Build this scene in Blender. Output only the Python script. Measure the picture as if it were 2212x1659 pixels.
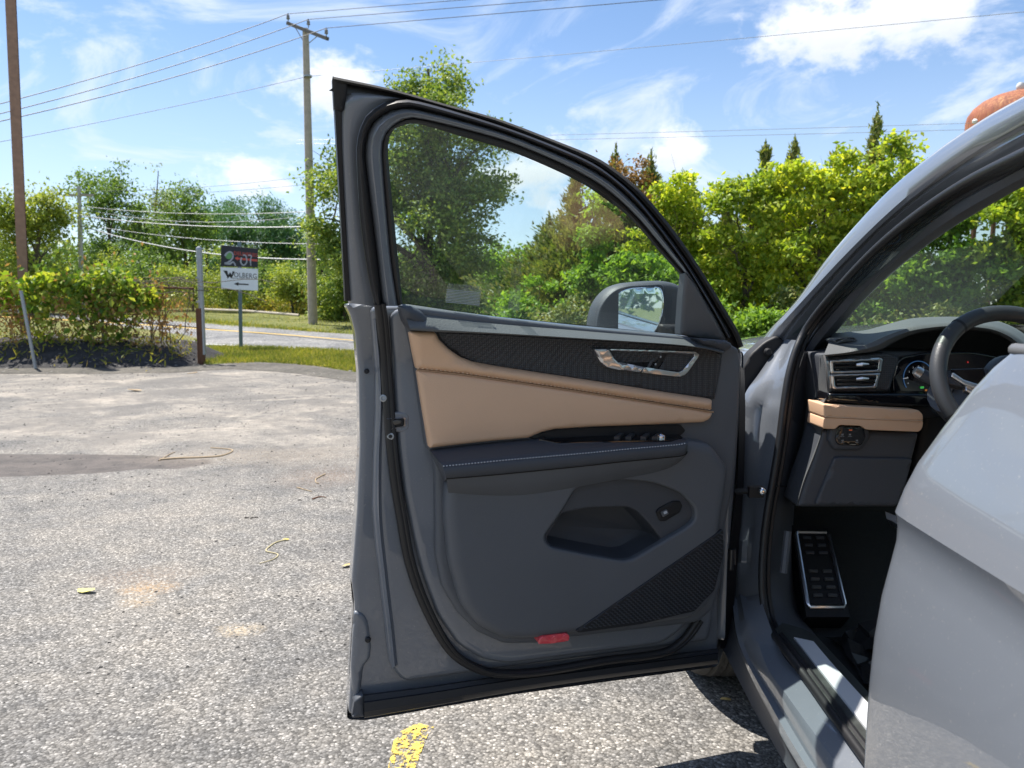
import bpy, bmesh, math, random
import numpy as np
from mathutils import Vector, Matrix, noise
from mathutils.geometry import delaunay_2d_cdt
R = math.radians
for o in list(bpy.data.objects): bpy.data.objects.remove(o, do_unlink=True)
sc = bpy.context.scene
COL = sc.collection
rng = np.random.default_rng(7)
random.seed(7)

# ------------------------------------------------------------------ camera
F, CX, CY, HOR = 1660.0, 1106.0, 829.5, 660.0      # focal length in survey units, centre, horizon
CAMH = 1.33
PITCH = math.atan((CY - HOR) / F)
cam = bpy.data.cameras.new('camera'); camo = bpy.data.objects.new('camera', cam); COL.objects.link(camo)
camo.location = (0, 0, CAMH); camo.rotation_euler = (math.pi/2 - PITCH, 0, 0)
cam.sensor_width = 36; cam.lens = 36 * F / 2212; cam.clip_start = 0.02; cam.clip_end = 3000
cam.dof.use_dof = True; cam.dof.focus_distance = 1.9; cam.dof.aperture_fstop = 8.0
sc.camera = camo

# ------------------------------------------------------------------ world, sun, exposure
SUN = Vector((-0.37, 0.30, 1.0)).normalized()
SUN_EL = math.asin(SUN.z); SUN_AZ = math.atan2(SUN.x, SUN.y)
sc.view_settings.view_transform = 'Standard'; sc.view_settings.look = 'None'
sc.view_settings.gamma = 1; sc.view_settings.exposure = 1.05
sc.cycles.max_bounces = 8; sc.cycles.transparent_max_bounces = 16
sc.cycles.use_denoising = True
W = bpy.data.worlds.new('World'); sc.world = W; W.use_nodes = True
wt = W.node_tree; wt.nodes.clear()
def wn(t, **k):
    n = wt.nodes.new(t)
    for a, b in k.items(): setattr(n, a, b)
    return n
def wl(a, b): wt.links.new(a, b)
def wmath(op, a, b=None, clamp=False):
    n = wn('ShaderNodeMath', operation=op, use_clamp=clamp)
    for i, v in enumerate((a, b)):
        if v is None: continue
        if isinstance(v, (int, float)): n.inputs[i].default_value = v
        else: wl(v, n.inputs[i])
    return n.outputs[0]
sky = wn('ShaderNodeTexSky', sky_type='NISHITA', sun_disc=False)
sky.sun_elevation = SUN_EL; sky.sun_rotation = SUN_AZ % (2*math.pi)
sky.air_density = 1.0; sky.dust_density = 0.25; sky.ozone_density = 4.5; sky.altitude = 100
tc = wn('ShaderNodeTexCoord')
sep = wn('ShaderNodeSeparateXYZ'); wl(tc.outputs['Generated'], sep.inputs[0])
def wnoise(scale_vec, scale, detail, rough, dist=0.0, off=(0, 0, 0)):
    m = wn('ShaderNodeMapping'); wl(tc.outputs['Generated'], m.inputs[0]); m.inputs['Scale'].default_value = scale_vec; m.inputs['Location'].default_value = off
    n = wn('ShaderNodeTexNoise'); wl(m.outputs[0], n.inputs['Vector'])
    n.inputs['Scale'].default_value = scale; n.inputs['Detail'].default_value = detail; n.inputs['Roughness'].default_value = rough; n.inputs['Distortion'].default_value = dist
    return n.outputs[0]
def wrange(v, a, b, c=0.0, d=1.0):
    n = wn('ShaderNodeMapRange', interpolation_type='SMOOTHSTEP'); wl(v, n.inputs[0])
    for i, q in enumerate((a, b, c, d)): n.inputs[i+1].default_value = q
    return n.outputs[0]
# thin high wisps all over the sky
wisp = wrange(wnoise((1.6, 1.0, 3.2), 2.6, 10, 0.64, 1.6, (3.1, 1.2, 0.4)), 0.44, 0.74, 0.0, 0.72)
hazeband = wrange(sep.outputs[2], 0.0, 0.36, 0.42, 0.0)
veil = wmath('MAXIMUM', wisp, hazeband)
# small fair-weather cumulus scattered around the whole horizon and a few larger ones
fine = wnoise((1, 1, 1.5), 14, 8, 0.62, 0.2)
fine2 = wnoise((1, 1, 1.5), 34, 6, 0.6, 0.0, (4, 2, 1))
puff = wmath('ADD', wmath('MULTIPLY', fine, 0.72), wmath('MULTIPLY', fine2, 0.28))
def ray(px, py):
    a = (px - CX) / F; b = (CY - py) / F
    y = math.cos(PITCH) + b*math.sin(PITCH)
    return Vector((a / y, 1.0, (-math.sin(PITCH) + b*math.cos(PITCH)) / y))
clouds = [ray(1820, 45), ray(1930, 20), ray(1720, 60), ray(540, 378), ray(730, 185), ray(1475, 318), ray(1140, 372), ray(605, 402),
          Vector((-1, .5, .5)), Vector((-1, -.3, .35)), Vector((-.6, -1, .6)), Vector((.3, -1, .45)), Vector((1, -.6, .7)), Vector((1, .4, .5)), Vector((-.2, .3, 1)), Vector((-1, .1, .22))]
csize = [.085, .075, .06, .045, .06, .038, .065, .018, .16, .13, .2, .18, .2, .15, .18, .1]
cm = None; shade = None
for c, s in zip(clouds, csize):
    c = c.normalized()
    sub = wn('ShaderNodeVectorMath', operation='SUBTRACT'); wl(tc.outputs['Generated'], sub.inputs[0]); sub.inputs[1].default_value = c
    scl = wn('ShaderNodeVectorMath', operation='MULTIPLY'); wl(sub.outputs[0], scl.inputs[0]); scl.inputs[1].default_value = (1/s, 1/s, 1.55/s)
    ln = wn('ShaderNodeVectorMath', operation='LENGTH'); wl(scl.outputs[0], ln.inputs[0])
    fld = wmath('SUBTRACT', wmath('ADD', -0.75, wmath('MULTIPLY', puff, 3.6)), ln.outputs['Value'])
    sz = wn('ShaderNodeSeparateXYZ'); wl(scl.outputs[0], sz.inputs[0])
    under = wmath('MULTIPLY', wrange(sz.outputs[2], -1.1, 0.35, 1.0, 0.0), wrange(fld, 0.1, 0.9))
    cm = fld if cm is None else wmath('MAXIMUM', cm, fld)
    shade = under if shade is None else wmath('MAXIMUM', shade, under)
mask = wrange(cm, -0.15, 0.75, 0.0, 0.9)
def wmix(f, a, b):
    n = wn('ShaderNodeMix', data_type='RGBA'); wl(f, n.inputs[0]) if not isinstance(f, float) else setattr(n.inputs[0], 'default_value', f)
    for i, v in ((6, a), (7, b)):
        if isinstance(v, tuple): n.inputs[i].default_value = v
        else: wl(v, n.inputs[i])
    return n.outputs[2]
skyb = wmix(veil, sky.outputs[0], (5.6, 6.1, 6.9, 1))
ccol = wmix(shade, (7.2, 7.25, 7.4, 1), (4.3, 4.6, 5.2, 1))
skyc = wmix(mask, skyb, ccol)
bg = wn('ShaderNodeBackground'); wl(skyc, bg.inputs[0]); bg.inputs[1].default_value = 0.085
wo = wn('ShaderNodeOutputWorld'); wl(bg.outputs[0], wo.inputs[0])
sl = bpy.data.lights.new('sun', 'SUN'); sl.energy = 4.6; sl.angle = R(0.53); sl.color = (1, 0.95, 0.87)
so = bpy.data.objects.new('sun', sl); COL.objects.link(so); so.rotation_euler = (-SUN).to_track_quat('-Z', 'Y').to_euler(); so.location = (-20, 5, 30)

# ------------------------------------------------------------------ helpers: survey, objects, materials
def U(px, py, d):
    r = ray(px, py); return Vector((r.x*d, d, CAMH + r.z*d))
def terr(x, y):
    return 0.035 * max(0.0, min(y, 50.0) - 16.0)
def G(px, py, h=0.0):
    r = ray(px, py); d = 10.0
    lo, hi = 0.5, 400.0
    for _ in range(60):
        d = (lo + hi)/2
        if CAMH + r.z*d > terr(r.x*d, d) + h: lo = d
        else: hi = d
    return Vector((r.x*d, d, terr(r.x*d, d) + h))

def tag(o, label=None, cat=None, group=None, kind=None):
    if label: o['label'] = label
    if cat: o['category'] = cat
    if group: o['group'] = group
    if kind: o['kind'] = kind
    return o
def wloc(o):
    v = Vector((0, 0, 0))
    while o is not None:
        if o.type == 'EMPTY': v = v + o.location
        o = o.parent
    return v
def link(name, me, parent=None, mats=None):
    o = bpy.data.objects.new(name, me); COL.objects.link(o)
    if mats is not None:
        for m in (mats if isinstance(mats, (list, tuple)) else [mats]): me.materials.append(m)
    if parent is not None:
        o.parent = parent
        if parent.type == 'EMPTY': o.matrix_parent_inverse = Matrix.Translation(-parent.location)
    return o
def empty(name, loc, label, cat, group=None):
    o = bpy.data.objects.new(name, None); COL.objects.link(o); o.location = loc; o.empty_display_size = .1
    return tag(o, label, cat, group)
def mesh(name, verts, faces, mat, parent=None, smooth=True, angle=38, recalc=True):
    me = bpy.data.meshes.new(name); me.from_pydata([tuple(v) for v in verts], [], faces)
    if recalc:
        bm = bmesh.new(); bm.from_mesh(me); bmesh.ops.recalc_face_normals(bm, faces=bm.faces); bm.to_mesh(me); bm.free()
    if smooth:
        me.polygons.foreach_set('use_smooth', [True]*len(me.polygons)); me.set_sharp_from_angle(angle=R(angle))
    return link(name, me, parent, mat)
class MB:
    def __init__(s): s.v = []; s.f = []
    def add(s, v, f):
        k = len(s.v); s.v += [Vector(q) for q in v]; s.f += [tuple(i+k for i in q) for q in f]; return s
    def box(s, c, d, rot=None):
        c = Vector(c); v = []
        for z in (-.5, .5):
            for y in (-.5, .5):
                for x in (-.5, .5):
                    q = Vector((x*d[0], y*d[1], z*d[2]))
                    v.append(c + (rot @ q if rot is not None else q))
        return s.add(v, [(0,2,3,1),(4,5,7,6),(0,1,5,4),(2,6,7,3),(0,4,6,2),(1,3,7,5)])
    def tube(s, path, r, n=8, cap=True, up=None, ry=None):
        p = [Vector(q) for q in path]; rs = r if isinstance(r, (list, tuple)) else [r]*len(p); v = []; f = []
        ref = up
        for i, q in enumerate(p):
            t = (p[min(i+1, len(p)-1)] - p[max(i-1, 0)]).normalized()
            if ref is None: ref = Vector((0, 0, 1)) if abs(t.z) < .9 else Vector((1, 0, 0))
            a = (ref - t*ref.dot(t)).normalized(); b = t.cross(a)
            if up is None: ref = a
            for k in range(n):
                th = 2*math.pi*k/n
                v.append(q + a*(math.cos(th)*rs[i]) + b*(math.sin(th)*(ry if ry else rs[i])))
        for i in range(len(p)-1):
            for k in range(n): f.append((i*n+k, i*n+(k+1)%n, (i+1)*n+(k+1)%n, (i+1)*n+k))
        if cap: f.append(tuple(range(n))[::-1]); f.append(tuple(range((len(p)-1)*n, len(p)*n)))
        return s.add(v, f)
    def lathe(s, prof, c, axis='z', n=24):
        v = []; f = []; c = Vector(c)
        for k in range(n):
            a = 2*math.pi*k/n
            for r, h in prof:
                q = (r*math.cos(a), r*math.sin(a), h)
                q = q if axis == 'z' else ((h, q[0], q[1]) if axis == 'x' else (q[0], h, q[1]))
                v.append(c + Vector(q))
        m = len(prof)
        for k in range(n):
            for j in range(m-1): f.append((k*m+j, ((k+1)%n)*m+j, ((k+1)%n)*m+j+1, k*m+j+1))
        return s.add(v, f)
    def build(s, name, mat, parent=None, smooth=True, angle=38, recalc=True):
        return mesh(name, s.v, s.f, mat, parent, smooth, angle, recalc)

def crom(p, sub=6, closed=False):
    p = [Vector(q) for q in p]; out = []; n = len(p)
    rngi = range(n) if closed else range(n-1)
    for i in rngi:
        if closed: a, b, c, d = p[i-1], p[i], p[(i+1) % n], p[(i+2) % n]
        else: a, b, c, d = p[max(i-1, 0)], p[i], p[i+1], p[min(i+2, n-1)]
        for k in range(sub):
            t = k/sub
            out.append(.5*((2*b) + (c-a)*t + (2*a-5*b+4*c-d)*t*t + (3*b-a-3*c+d)*t**3))
    if not closed: out.append(p[-1])
    return out
def resample(p, n):
    p = [Vector(q) for q in p]; L = [0]
    for i in range(1, len(p)): L.append(L[-1] + (p[i]-p[i-1]).length)
    out = []; j = 0
    for k in range(n):
        t = L[-1]*k/(n-1)
        while j < len(p)-2 and L[j+1] < t: j += 1
        q = (t-L[j])/max(L[j+1]-L[j], 1e-9); out.append(p[j].lerp(p[j+1], min(max(q, 0), 1)))
    return out
def grid_faces(nr, nc, closed=False):
    f = []
    for i in range(nr-1):
        for j in range(nc-1 if not closed else nc): f.append((i*nc+j, i*nc+(j+1) % nc, (i+1)*nc+(j+1) % nc, (i+1)*nc+j))
    return f
def band(name, rows, mat, parent=None, n=60, smoothpath=True, angle=50):
    """surface strung over several 3-D rails"""
    v = []
    for r in rows: v += resample(crom(r) if smoothpath and len(r) > 2 else r, n)
    return mesh(name, v, grid_faces(len(rows), n), mat, parent, True, angle)

class Frame:
    def __init__(s, O, u, n, lean=None): s.O = Vector(O); s.u = Vector(u).normalized(); s.n = Vector(n).normalized(); s.lean = lean or (lambda z: 0.0)
    def P(s, a, z, w): 
        q = s.O + s.u*a + s.n*(w + s.lean(z)); return Vector((q.x, q.y, z))
    def px(s, px, py, w=0.0):
        r = ray(px, py); C = Vector((0, 0, CAMH)); z = 1.0
        for _ in range(12):
            t = (w + s.lean(z) - (C - s.O).dot(s.n)) / r.dot(s.n); z = CAMH + t*r.z
        q = C + r*t; return ((q - s.O).dot(s.u), z)
    def w(s, px, py, w=0.0): a, z = s.px(px, py, w); return s.P(a, z, w)
def area2(p): return sum(p[i][0]*p[(i+1) % len(p)][1] - p[(i+1) % len(p)][0]*p[i][1] for i in range(len(p)))/2
def fillet(p, r, n=4):
    out = []; m = len(p)
    for i in range(m):
        a, b, c = Vector(p[i-1]), Vector(p[i]), Vector(p[(i+1) % m])
        e1 = a-b; e2 = c-b; d = min(r, .45*e1.length, .45*e2.length)
        if d < 1e-4: out.append(b); continue
        p0 = b + e1.normalized()*d; p1 = b + e2.normalized()*d
        for k in range(n+1):
            t = k/n; out.append((1-t)**2*p0 + 2*t*(1-t)*b + t*t*p1)
    return out
def inset(p, d):
    m = len(p); out = []; sg = 1 if area2(p) > 0 else -1
    for i in range(m):
        a, b, c = Vector(p[i-1]), Vector(p[i]), Vector(p[(i+1) % m])
        e1 = (b-a); e2 = (c-b)
        if e1.length < 1e-7 or e2.length < 1e-7: out.append(b); continue
        n1 = Vector((-e1.y, e1.x)).normalized(); n2 = Vector((-e2.y, e2.x)).normalized()
        mm = n1+n2
        if mm.length < 1e-3: out.append(b); continue
        mm.normalize(); k = max(mm.dot(n1), .35)
        out.append(b + mm*(sg*d/k))
    for _ in range(12):                                   # collapse edges that flipped over
        bad = False
        for i in range(m):
            j = (i+1) % m
            if (out[j]-out[i]).dot(Vector(p[j])-Vector(p[i])) < -1e-12:
                mid = (out[i]+out[j])/2; out[i] = mid.copy(); out[j] = mid.copy(); bad = True
        if not bad: break
    return out
def seg_dist(P, q):
    A = np.array([tuple(v) for v in q]); B = np.roll(A, -1, 0); D = B-A; L = np.maximum((D*D).sum(1), 1e-14)
    out = np.empty(len(P))
    for k in range(0, len(P), 400):
        X = P[k:k+400, None]-A[None]; t = np.clip((X*D).sum(2)/L, 0, 1); out[k:k+400] = np.sqrt((((X-t[..., None]*D)**2).sum(2)).min(1))
    return out
def in_poly(P, q):
    A = np.array([tuple(v) for v in q]); B = np.roll(A, -1, 0); x = P[:, :1]; y = P[:, 1:]
    c = ((A[:, 1] > y) != (B[:, 1] > y)) & (x < (B[:, 0]-A[:, 0])*(y-A[:, 1])/np.where(B[:, 1] == A[:, 1], 1e-12, B[:, 1]-A[:, 1])+A[:, 0])
    return c.sum(1) % 2 == 1
def densify(q, sp):
    out = []
    for i in range(len(q)):
        a, b = Vector(q[i]), Vector(q[(i+1) % len(q)]); L = (b-a).length
        if L < 1e-5: continue
        n = max(1, int(L/sp+.5)); out += [a.lerp(b, k/n) for k in range(n)]
    return out
def pillow(name, fr, pts, w0, w1, Rr, mat, parent=None, rnd=.01, hh=None, nr=4, sz=False, back=False, crown=0.0):
    """outline on a frame, raised from w0 to w1; the edge is rounded over the distance Rr from the outline"""
    q = [Vector(p) for p in pts] if sz else [Vector(fr.px(p[0], p[1], w1)) for p in pts]
    q = densify(fillet(q, rnd), .025); h = Rr if hh is None else hh; sgn = 1 if w1 >= w0 else -1
    m = len(q); C = []
    for tt in (.06, .25, .55, 1.0, 1.35):
        P = np.array([tuple(v) for v in inset(q, Rr*tt)]); d = seg_dist(P, q); C.append(P[in_poly(P, q) & (d > .8*Rr*tt)])
    A = np.array([tuple(v) for v in q]); lo, hi = A.min(0), A.max(0); g = max((hi-lo).max()/16, Rr*1.2, .006)
    X, Y = np.meshgrid(np.arange(lo[0], hi[0], g), np.arange(lo[1], hi[1], g)); P = np.stack([X.ravel(), Y.ravel()], 1)
    if len(P): P = P[in_poly(P, q)]
    if len(P): d = seg_dist(P, q); C.append(P[d > Rr*1.7])
    P = np.concatenate([A] + [c for c in C if len(c)])
    vo, eo, fo, _, _, _ = delaunay_2d_cdt([Vector((float(p[0]), float(p[1]))) for p in P], [], [list(range(m))], 1, 1e-6)
    V = np.array([tuple(p) for p in vo]); d = seg_dist(V, q); dm = max(d.max(), 1e-6)
    x = np.clip(d/Rr, 0, 1); w = w1 - sgn*h*(1-np.sqrt(np.maximum(0, 1-(1-x)**2))) + sgn*crown*(np.minimum(1, d/dm)**.6)
    v = [fr.P(float(p[0]), float(p[1]), float(ww)) for p, ww in zip(V, w)]; f = [tuple(t) for t in fo]
    k = len(v); v += [fr.P(p.x, p.y, w1-sgn*h) for p in q] + [fr.P(p.x, p.y, w0) for p in q]
    f += [(k+j, k+(j+1) % m, k+m+(j+1) % m, k+m+j) for j in range(m)]
    if back: f.append(tuple(range(k+m, k+2*m)))
    return mesh(name, v, f, mat, parent, True, 50)
def tris_fill(name, fr, pts, w, mat, parent=None, sz=False, rnd=.004):
    q = [Vector(p) for p in pts] if sz else [Vector(fr.px(p[0], p[1], w)) for p in pts]
    q = fillet(q, rnd); return mesh(name, [fr.P(p.x, p.y, w) for p in q], [tuple(range(len(q)))], mat, parent)
_tc = {}
def text_geo(body, size=1.0):
    cu = bpy.data.curves.new('t', 'FONT'); cu.body = body; cu.size = size; cu.align_x = 'CENTER'; cu.align_y = 'CENTER'; cu.resolution_u = 2; cu.offset = 0.0
    o = bpy.data.objects.new('t', cu); COL.objects.link(o); bpy.context.view_layer.update()
    me = bpy.data.meshes.new_from_object(o.evaluated_get(bpy.context.evaluated_depsgraph_get()))
    v = [tuple(q.co) for q in me.vertices]; f = [tuple(p.vertices) for p in me.polygons]
    bpy.data.objects.remove(o); bpy.data.meshes.remove(me); return v, f

# materials
def M(name, col, rough=.5, metal=0.0, coat=0.0, spec=.5, bump=0.0, bscale=200, var=0.0, vscale=3.0, emit=None, estr=1.0):
    m = bpy.data.materials.new(name); m.use_nodes = True; t = m.node_tree; b = t.nodes['Principled BSDF']
    b.inputs['Base Color'].default_value = (*col, 1); b.inputs['Roughness'].default_value = rough; b.inputs['Metallic'].default_value = metal
    b.inputs['Coat Weight'].default_value = coat; b.inputs['Coat Roughness'].default_value = .03; b.inputs['Specular IOR Level'].default_value = spec
    if emit: b.inputs['Emission Color'].default_value = (*emit, 1); b.inputs['Emission Strength'].default_value = estr
    co = t.nodes.new('ShaderNodeTexCoord')
    if bump:
        n = t.nodes.new('ShaderNodeTexNoise'); n.inputs['Scale'].default_value = bscale; n.inputs['Detail'].default_value = 3
        t.links.new(co.outputs['Object'], n.inputs['Vector'])
        bp = t.nodes.new('ShaderNodeBump'); bp.inputs['Strength'].default_value = bump; bp.inputs['Distance'].default_value = .002
        t.links.new(n.outputs[0], bp.inputs['Height']); t.links.new(bp.outputs[0], b.inputs['Normal'])
    if var:
        n = t.nodes.new('ShaderNodeTexNoise'); n.inputs['Scale'].default_value = vscale; n.inputs['Detail'].default_value = 5
        t.links.new(co.outputs['Object'], n.inputs['Vector'])
        mx = t.nodes.new('ShaderNodeMix'); mx.data_type = 'RGBA'
        mx.inputs[6].default_value = tuple(c*(1-var) for c in col)+(1,); mx.inputs[7].default_value = tuple(min(1, c*(1+var)) for c in col)+(1,)
        t.links.new(n.outputs[0], mx.inputs[0]); t.links.new(mx.outputs[2], b.inputs['Base Color'])
        rr = t.nodes.new('ShaderNodeMapRange'); rr.inputs[3].default_value = rough*.85; rr.inputs[4].default_value = min(1, rough*1.15)
        t.links.new(n.outputs[0], rr.inputs[0]); t.links.new(rr.outputs[0], b.inputs['Roughness'])
    return m
def nodes(m): return m.node_tree, m.node_tree.nodes['Principled BSDF']

# ------------------------------------------------------------------ outdoor materials
def ramp(t, fac, stops):
    r = t.nodes.new('ShaderNodeValToRGB'); e = r.color_ramp.elements
    while len(e) < len(stops): e.new(.5)
    for k, (p, c) in enumerate(stops): e[k].position = p; e[k].color = (*c, 1) if len(c) == 3 else c
    t.links.new(fac, r.inputs[0]); return r.outputs[0]
def tnoise(t, co, scale, detail=4, rough=.55, dist=0, vec=None):
    n = t.nodes.new('ShaderNodeTexNoise'); n.inputs['Scale'].default_value = scale; n.inputs['Detail'].default_value = detail; n.inputs['Roughness'].default_value = rough; n.inputs['Distortion'].default_value = dist
    if vec is not None:
        mp = t.nodes.new('ShaderNodeMapping'); mp.inputs['Scale'].default_value = vec; t.links.new(co, mp.inputs[0]); co = mp.outputs[0]
    t.links.new(co, n.inputs['Vector']); return n.outputs[0]
def tmix(t, f, a, b, mode='MIX'):
    n = t.nodes.new('ShaderNodeMix'); n.data_type = 'RGBA'; n.blend_type = mode
    for i, v in ((0, f), (6, a), (7, b)):
        if isinstance(v, (int, float)): n.inputs[i].default_value = v
        elif isinstance(v, tuple): n.inputs[i].default_value = (*v, 1) if len(v) == 3 else v
        else: t.links.new(v, n.inputs[i])
    return n.outputs[2]
def tmath(t, op, a, b=0.0, clamp=False):
    n = t.nodes.new('ShaderNodeMath'); n.operation = op; n.use_clamp = clamp
    for i, v in enumerate((a, b)):
        if isinstance(v, (int, float)): n.inputs[i].default_value = v
        else: t.links.new(v, n.inputs[i])
    return n.outputs[0]
def tbump(t, b, h, strength, dist):
    bp = t.nodes.new('ShaderNodeBump'); bp.inputs['Strength'].default_value = strength; bp.inputs['Distance'].default_value = dist
    t.links.new(h, bp.inputs['Height']); t.links.new(bp.outputs[0], b.inputs['Normal'])
def blob(t, co, x, y, sx, sy, edge, wob, wscale):
    """soft-edged stain or patch of a given shape on the ground: 1 inside"""
    mp = t.nodes.new('ShaderNodeMapping'); mp.inputs['Location'].default_value = (-x/sx, -y/sy, 0); mp.inputs['Scale'].default_value = (1/sx, 1/sy, 0); t.links.new(co, mp.inputs[0])
    ln = t.nodes.new('ShaderNodeVectorMath'); ln.operation = 'LENGTH'; t.links.new(mp.outputs[0], ln.inputs[0])
    d = tmath(t, 'ADD', ln.outputs['Value'], tmath(t, 'MULTIPLY', tmath(t, 'SUBTRACT', tnoise(t, co, wscale, 5), .5), wob))
    r = t.nodes.new('ShaderNodeMapRange'); r.inputs[1].default_value = 1+edge; r.inputs[2].default_value = 1-edge; t.links.new(d, r.inputs[0]); r.clamp = True
    return r.outputs[0]

def asphalt(name, base, stains=True, fine=112.0):
    m = bpy.data.materials.new(name); m.use_nodes = True; t, b = nodes(m)
    co = t.nodes.new('ShaderNodeTexCoord').outputs['Object']
    v = t.nodes.new('ShaderNodeTexVoronoi'); v.inputs['Scale'].default_value = fine; v.inputs['Randomness'].default_value = 1; t.links.new(co, v.inputs['Vector'])
    sp = t.nodes.new('ShaderNodeSeparateColor'); t.links.new(v.outputs['Color'], sp.inputs[0])
    stone = ramp(t, sp.outputs[0], [(0, tuple(c*.45 for c in base)), (.35, tuple(c*.82 for c in base)), (.7, tuple(c*1.15 for c in base)), (.9, tuple(c*1.5 for c in base)), (1, tuple(min(.8, c*2.3) for c in base))])
    edge = t.nodes.new('ShaderNodeMapRange'); edge.inputs[1].default_value = .0045*95/fine*1; edge.inputs[2].default_value = .9; t.links.new(v.outputs['Distance'], edge.inputs[0])
    gap = ramp(t, v.outputs['Distance'], [(.3, (1, 1, 1)), (.85, (.58, .57, .55))])
    c = tmix(t, 1.0, stone, gap, 'MULTIPLY')
    big = tnoise(t, co, .75, 7, .65); mid = tnoise(t, co, 5, 6, .65)
    c = tmix(t, 1.0, c, ramp(t, big, [(.34, (.6, .62, .66)), (.5, (1, 1, 1)), (.68, (1.28, 1.24, 1.18))]), 'MULTIPLY')
    c = tmix(t, 1.0, c, ramp(t, mid, [(.3, (.78, .79, .81)), (.7, (1.16, 1.13, 1.09))]), 'MULTIPLY')
    if stains:
        sepv = t.nodes.new('ShaderNodeSeparateXYZ'); t.links.new(co, sepv.inputs[0])
        far = t.nodes.new('ShaderNodeMapRange'); far.inputs[1].default_value = 5.2; far.inputs[2].default_value = 8.5; t.links.new(sepv.outputs[1], far.inputs[0])
        st = tnoise(t, co, .8, 8, .66, .8)
        dustm = tmath(t, 'MULTIPLY', far.outputs[0], ramp(t, st, [(.44, (.04,)*3), (.62, (.8,)*3)]))
        c = tmix(t, dustm, c, tmix(t, mid, (.25, .215, .175), (.44, .4, .345)))
        c = tmix(t, far.outputs[0], c, tmix(t, 1.0, c, ramp(t, tnoise(t, co, 9, 10, .8), [(.32, (.42, .41, .4)), (.5, (.95, .95, .95)), (.68, (1.3, 1.27, 1.22))]), 'MULTIPLY'))
        dk = tmath(t, 'MULTIPLY', far.outputs[0], ramp(t, tnoise(t, co, 1.1, 8, .66, .5), [(.46, (0,)*3), (.6, (.75,)*3)]))
        c = tmix(t, dk, c, (.13, .12, .11))
        q = G(120, 1003); dark_patch = blob(t, co, q.x-.55, q.y, 1.75, .46, .02, .5, 1.4)  # darker brown patch with a crisp, wobbly outline
        c = tmix(t, tmath(t, 'MULTIPLY', dark_patch, .92), c, tmix(t, ramp(t, mid, [(.4, (0,)*3), (.6, (1,)*3)]), (.062, .054, .05), (.1, .084, .077)))
        for (px, py, sx, sy, col, k) in ((320, 1272, .10, .07, (.36, .24, .13), .75), (515, 1362, .07, .05, (.5, .4, .27), .6), (300, 1245, .2, .12, (.3, .22, .16), .35), (300, 1300, .06, .05, (.45, .33, .2), .5), (700, 1030, .28, .28, (.2, .13, .085), .45), (640, 985, .5, .35, (.22, .17, .12), .4), (450, 985, .5, .3, (.3, .25, .19), .5)):
            q = G(px, py); c = tmix(t, tmath(t, 'MULTIPLY', blob(t, co, q.x, q.y, sx, sy, .7, 1.6, 12), tmath(t, 'MULTIPLY', ramp(t, sp.outputs[2], [(.25, (.1,)*3), (.6, (1,)*3)]), k)), c, col)
    t.links.new(c, b.inputs['Base Color']); b.inputs['Roughness'].default_value = .82; b.inputs['Specular IOR Level'].default_value = .35
    h = tmath(t, 'ADD', tmath(t, 'MULTIPLY', v.outputs['Distance'], -1.0), tmath(t, 'MULTIPLY', sp.outputs[1], .5))
    tbump(t, b, h, .6, .005 if stains else .004)
    return m
def groundmat(name, stops, scale, bump=.6):
    m = bpy.data.materials.new(name); m.use_nodes = True; t, b = nodes(m)
    co = t.nodes.new('ShaderNodeTexCoord').outputs['Object']
    n1 = tnoise(t, co, scale, 8, .65); n2 = tnoise(t, co, scale*.12, 4)
    c = ramp(t, tmath(t, 'ADD', tmath(t, 'MULTIPLY', n1, .6), tmath(t, 'MULTIPLY', n2, .4)), stops)
    t.links.new(c, b.inputs['Base Color']); b.inputs['Roughness'].default_value = .95; b.inputs['Specular IOR Level'].default_value = .2
    tbump(t, b, n1, bump, .04); return m
def leafmat(name, cols, trans=.4, rough=.5, hue=None):
    m = bpy.data.materials.new(name); m.use_nodes = True; t, b = nodes(m)
    g = t.nodes.new('ShaderNodeNewGeometry')
    n = len(cols); c = ramp(t, g.outputs['Random Per Island'], [(k/(n-1), q) for k, q in enumerate(cols)])
    co = t.nodes.new('ShaderNodeTexCoord').outputs['Object']
    c = tmix(t, 1.0, c, ramp(t, tnoise(t, co, .7, 4), [(.3, (.68, .74, .8)), (.7, (1.3, 1.2, 1.0))]), 'MULTIPLY')
    t.links.new(c, b.inputs['Base Color']); b.inputs['Roughness'].default_value = rough; b.inputs['Specular IOR Level'].default_value = .3
    tr = t.nodes.new('ShaderNodeBsdfTranslucent'); t.links.new(tmix(t, 1.0, c, (1.5, 1.45, .6), 'MULTIPLY'), tr.inputs[0])
    mx = t.nodes.new('ShaderNodeMixShader'); mx.inputs[0].default_value = trans
    t.links.new(b.outputs[0], mx.inputs[1]); t.links.new(tr.outputs[0], mx.inputs[2]); t.links.new(mx.outputs[0], t.nodes['Material Output'].inputs[0])
    return m
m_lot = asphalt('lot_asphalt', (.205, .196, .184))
m_road = asphalt('road_asphalt', (.21, .212, .215), False, 40)
m_field = groundmat('rough_grass_ground', [(.3, (.06, .075, .02)), (.5, (.13, .14, .04)), (.65, (.23, .2, .08)), (.8, (.3, .25, .12))], 2.2)
m_verge = groundmat('verge_ground', [(.3, (.05, .075, .018)), (.55, (.12, .15, .035)), (.8, (.22, .2, .08))], 3)
m_bank = groundmat('dark_cinder', [(.3, (.022, .022, .024)), (.55, (.055, .053, .054)), (.75, (.11, .105, .1)), (.9, (.2, .19, .18))], 7, 1.0)
m_gravel = groundmat('lot_edge_gravel', [(.3, (.05, .048, .045)), (.55, (.13, .12, .105)), (.8, (.26, .23, .19))], 9, 1.0)
m_yellow = M('road_yellow_paint', (.55, .36, .06), .7, var=.25, vscale=8)
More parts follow.
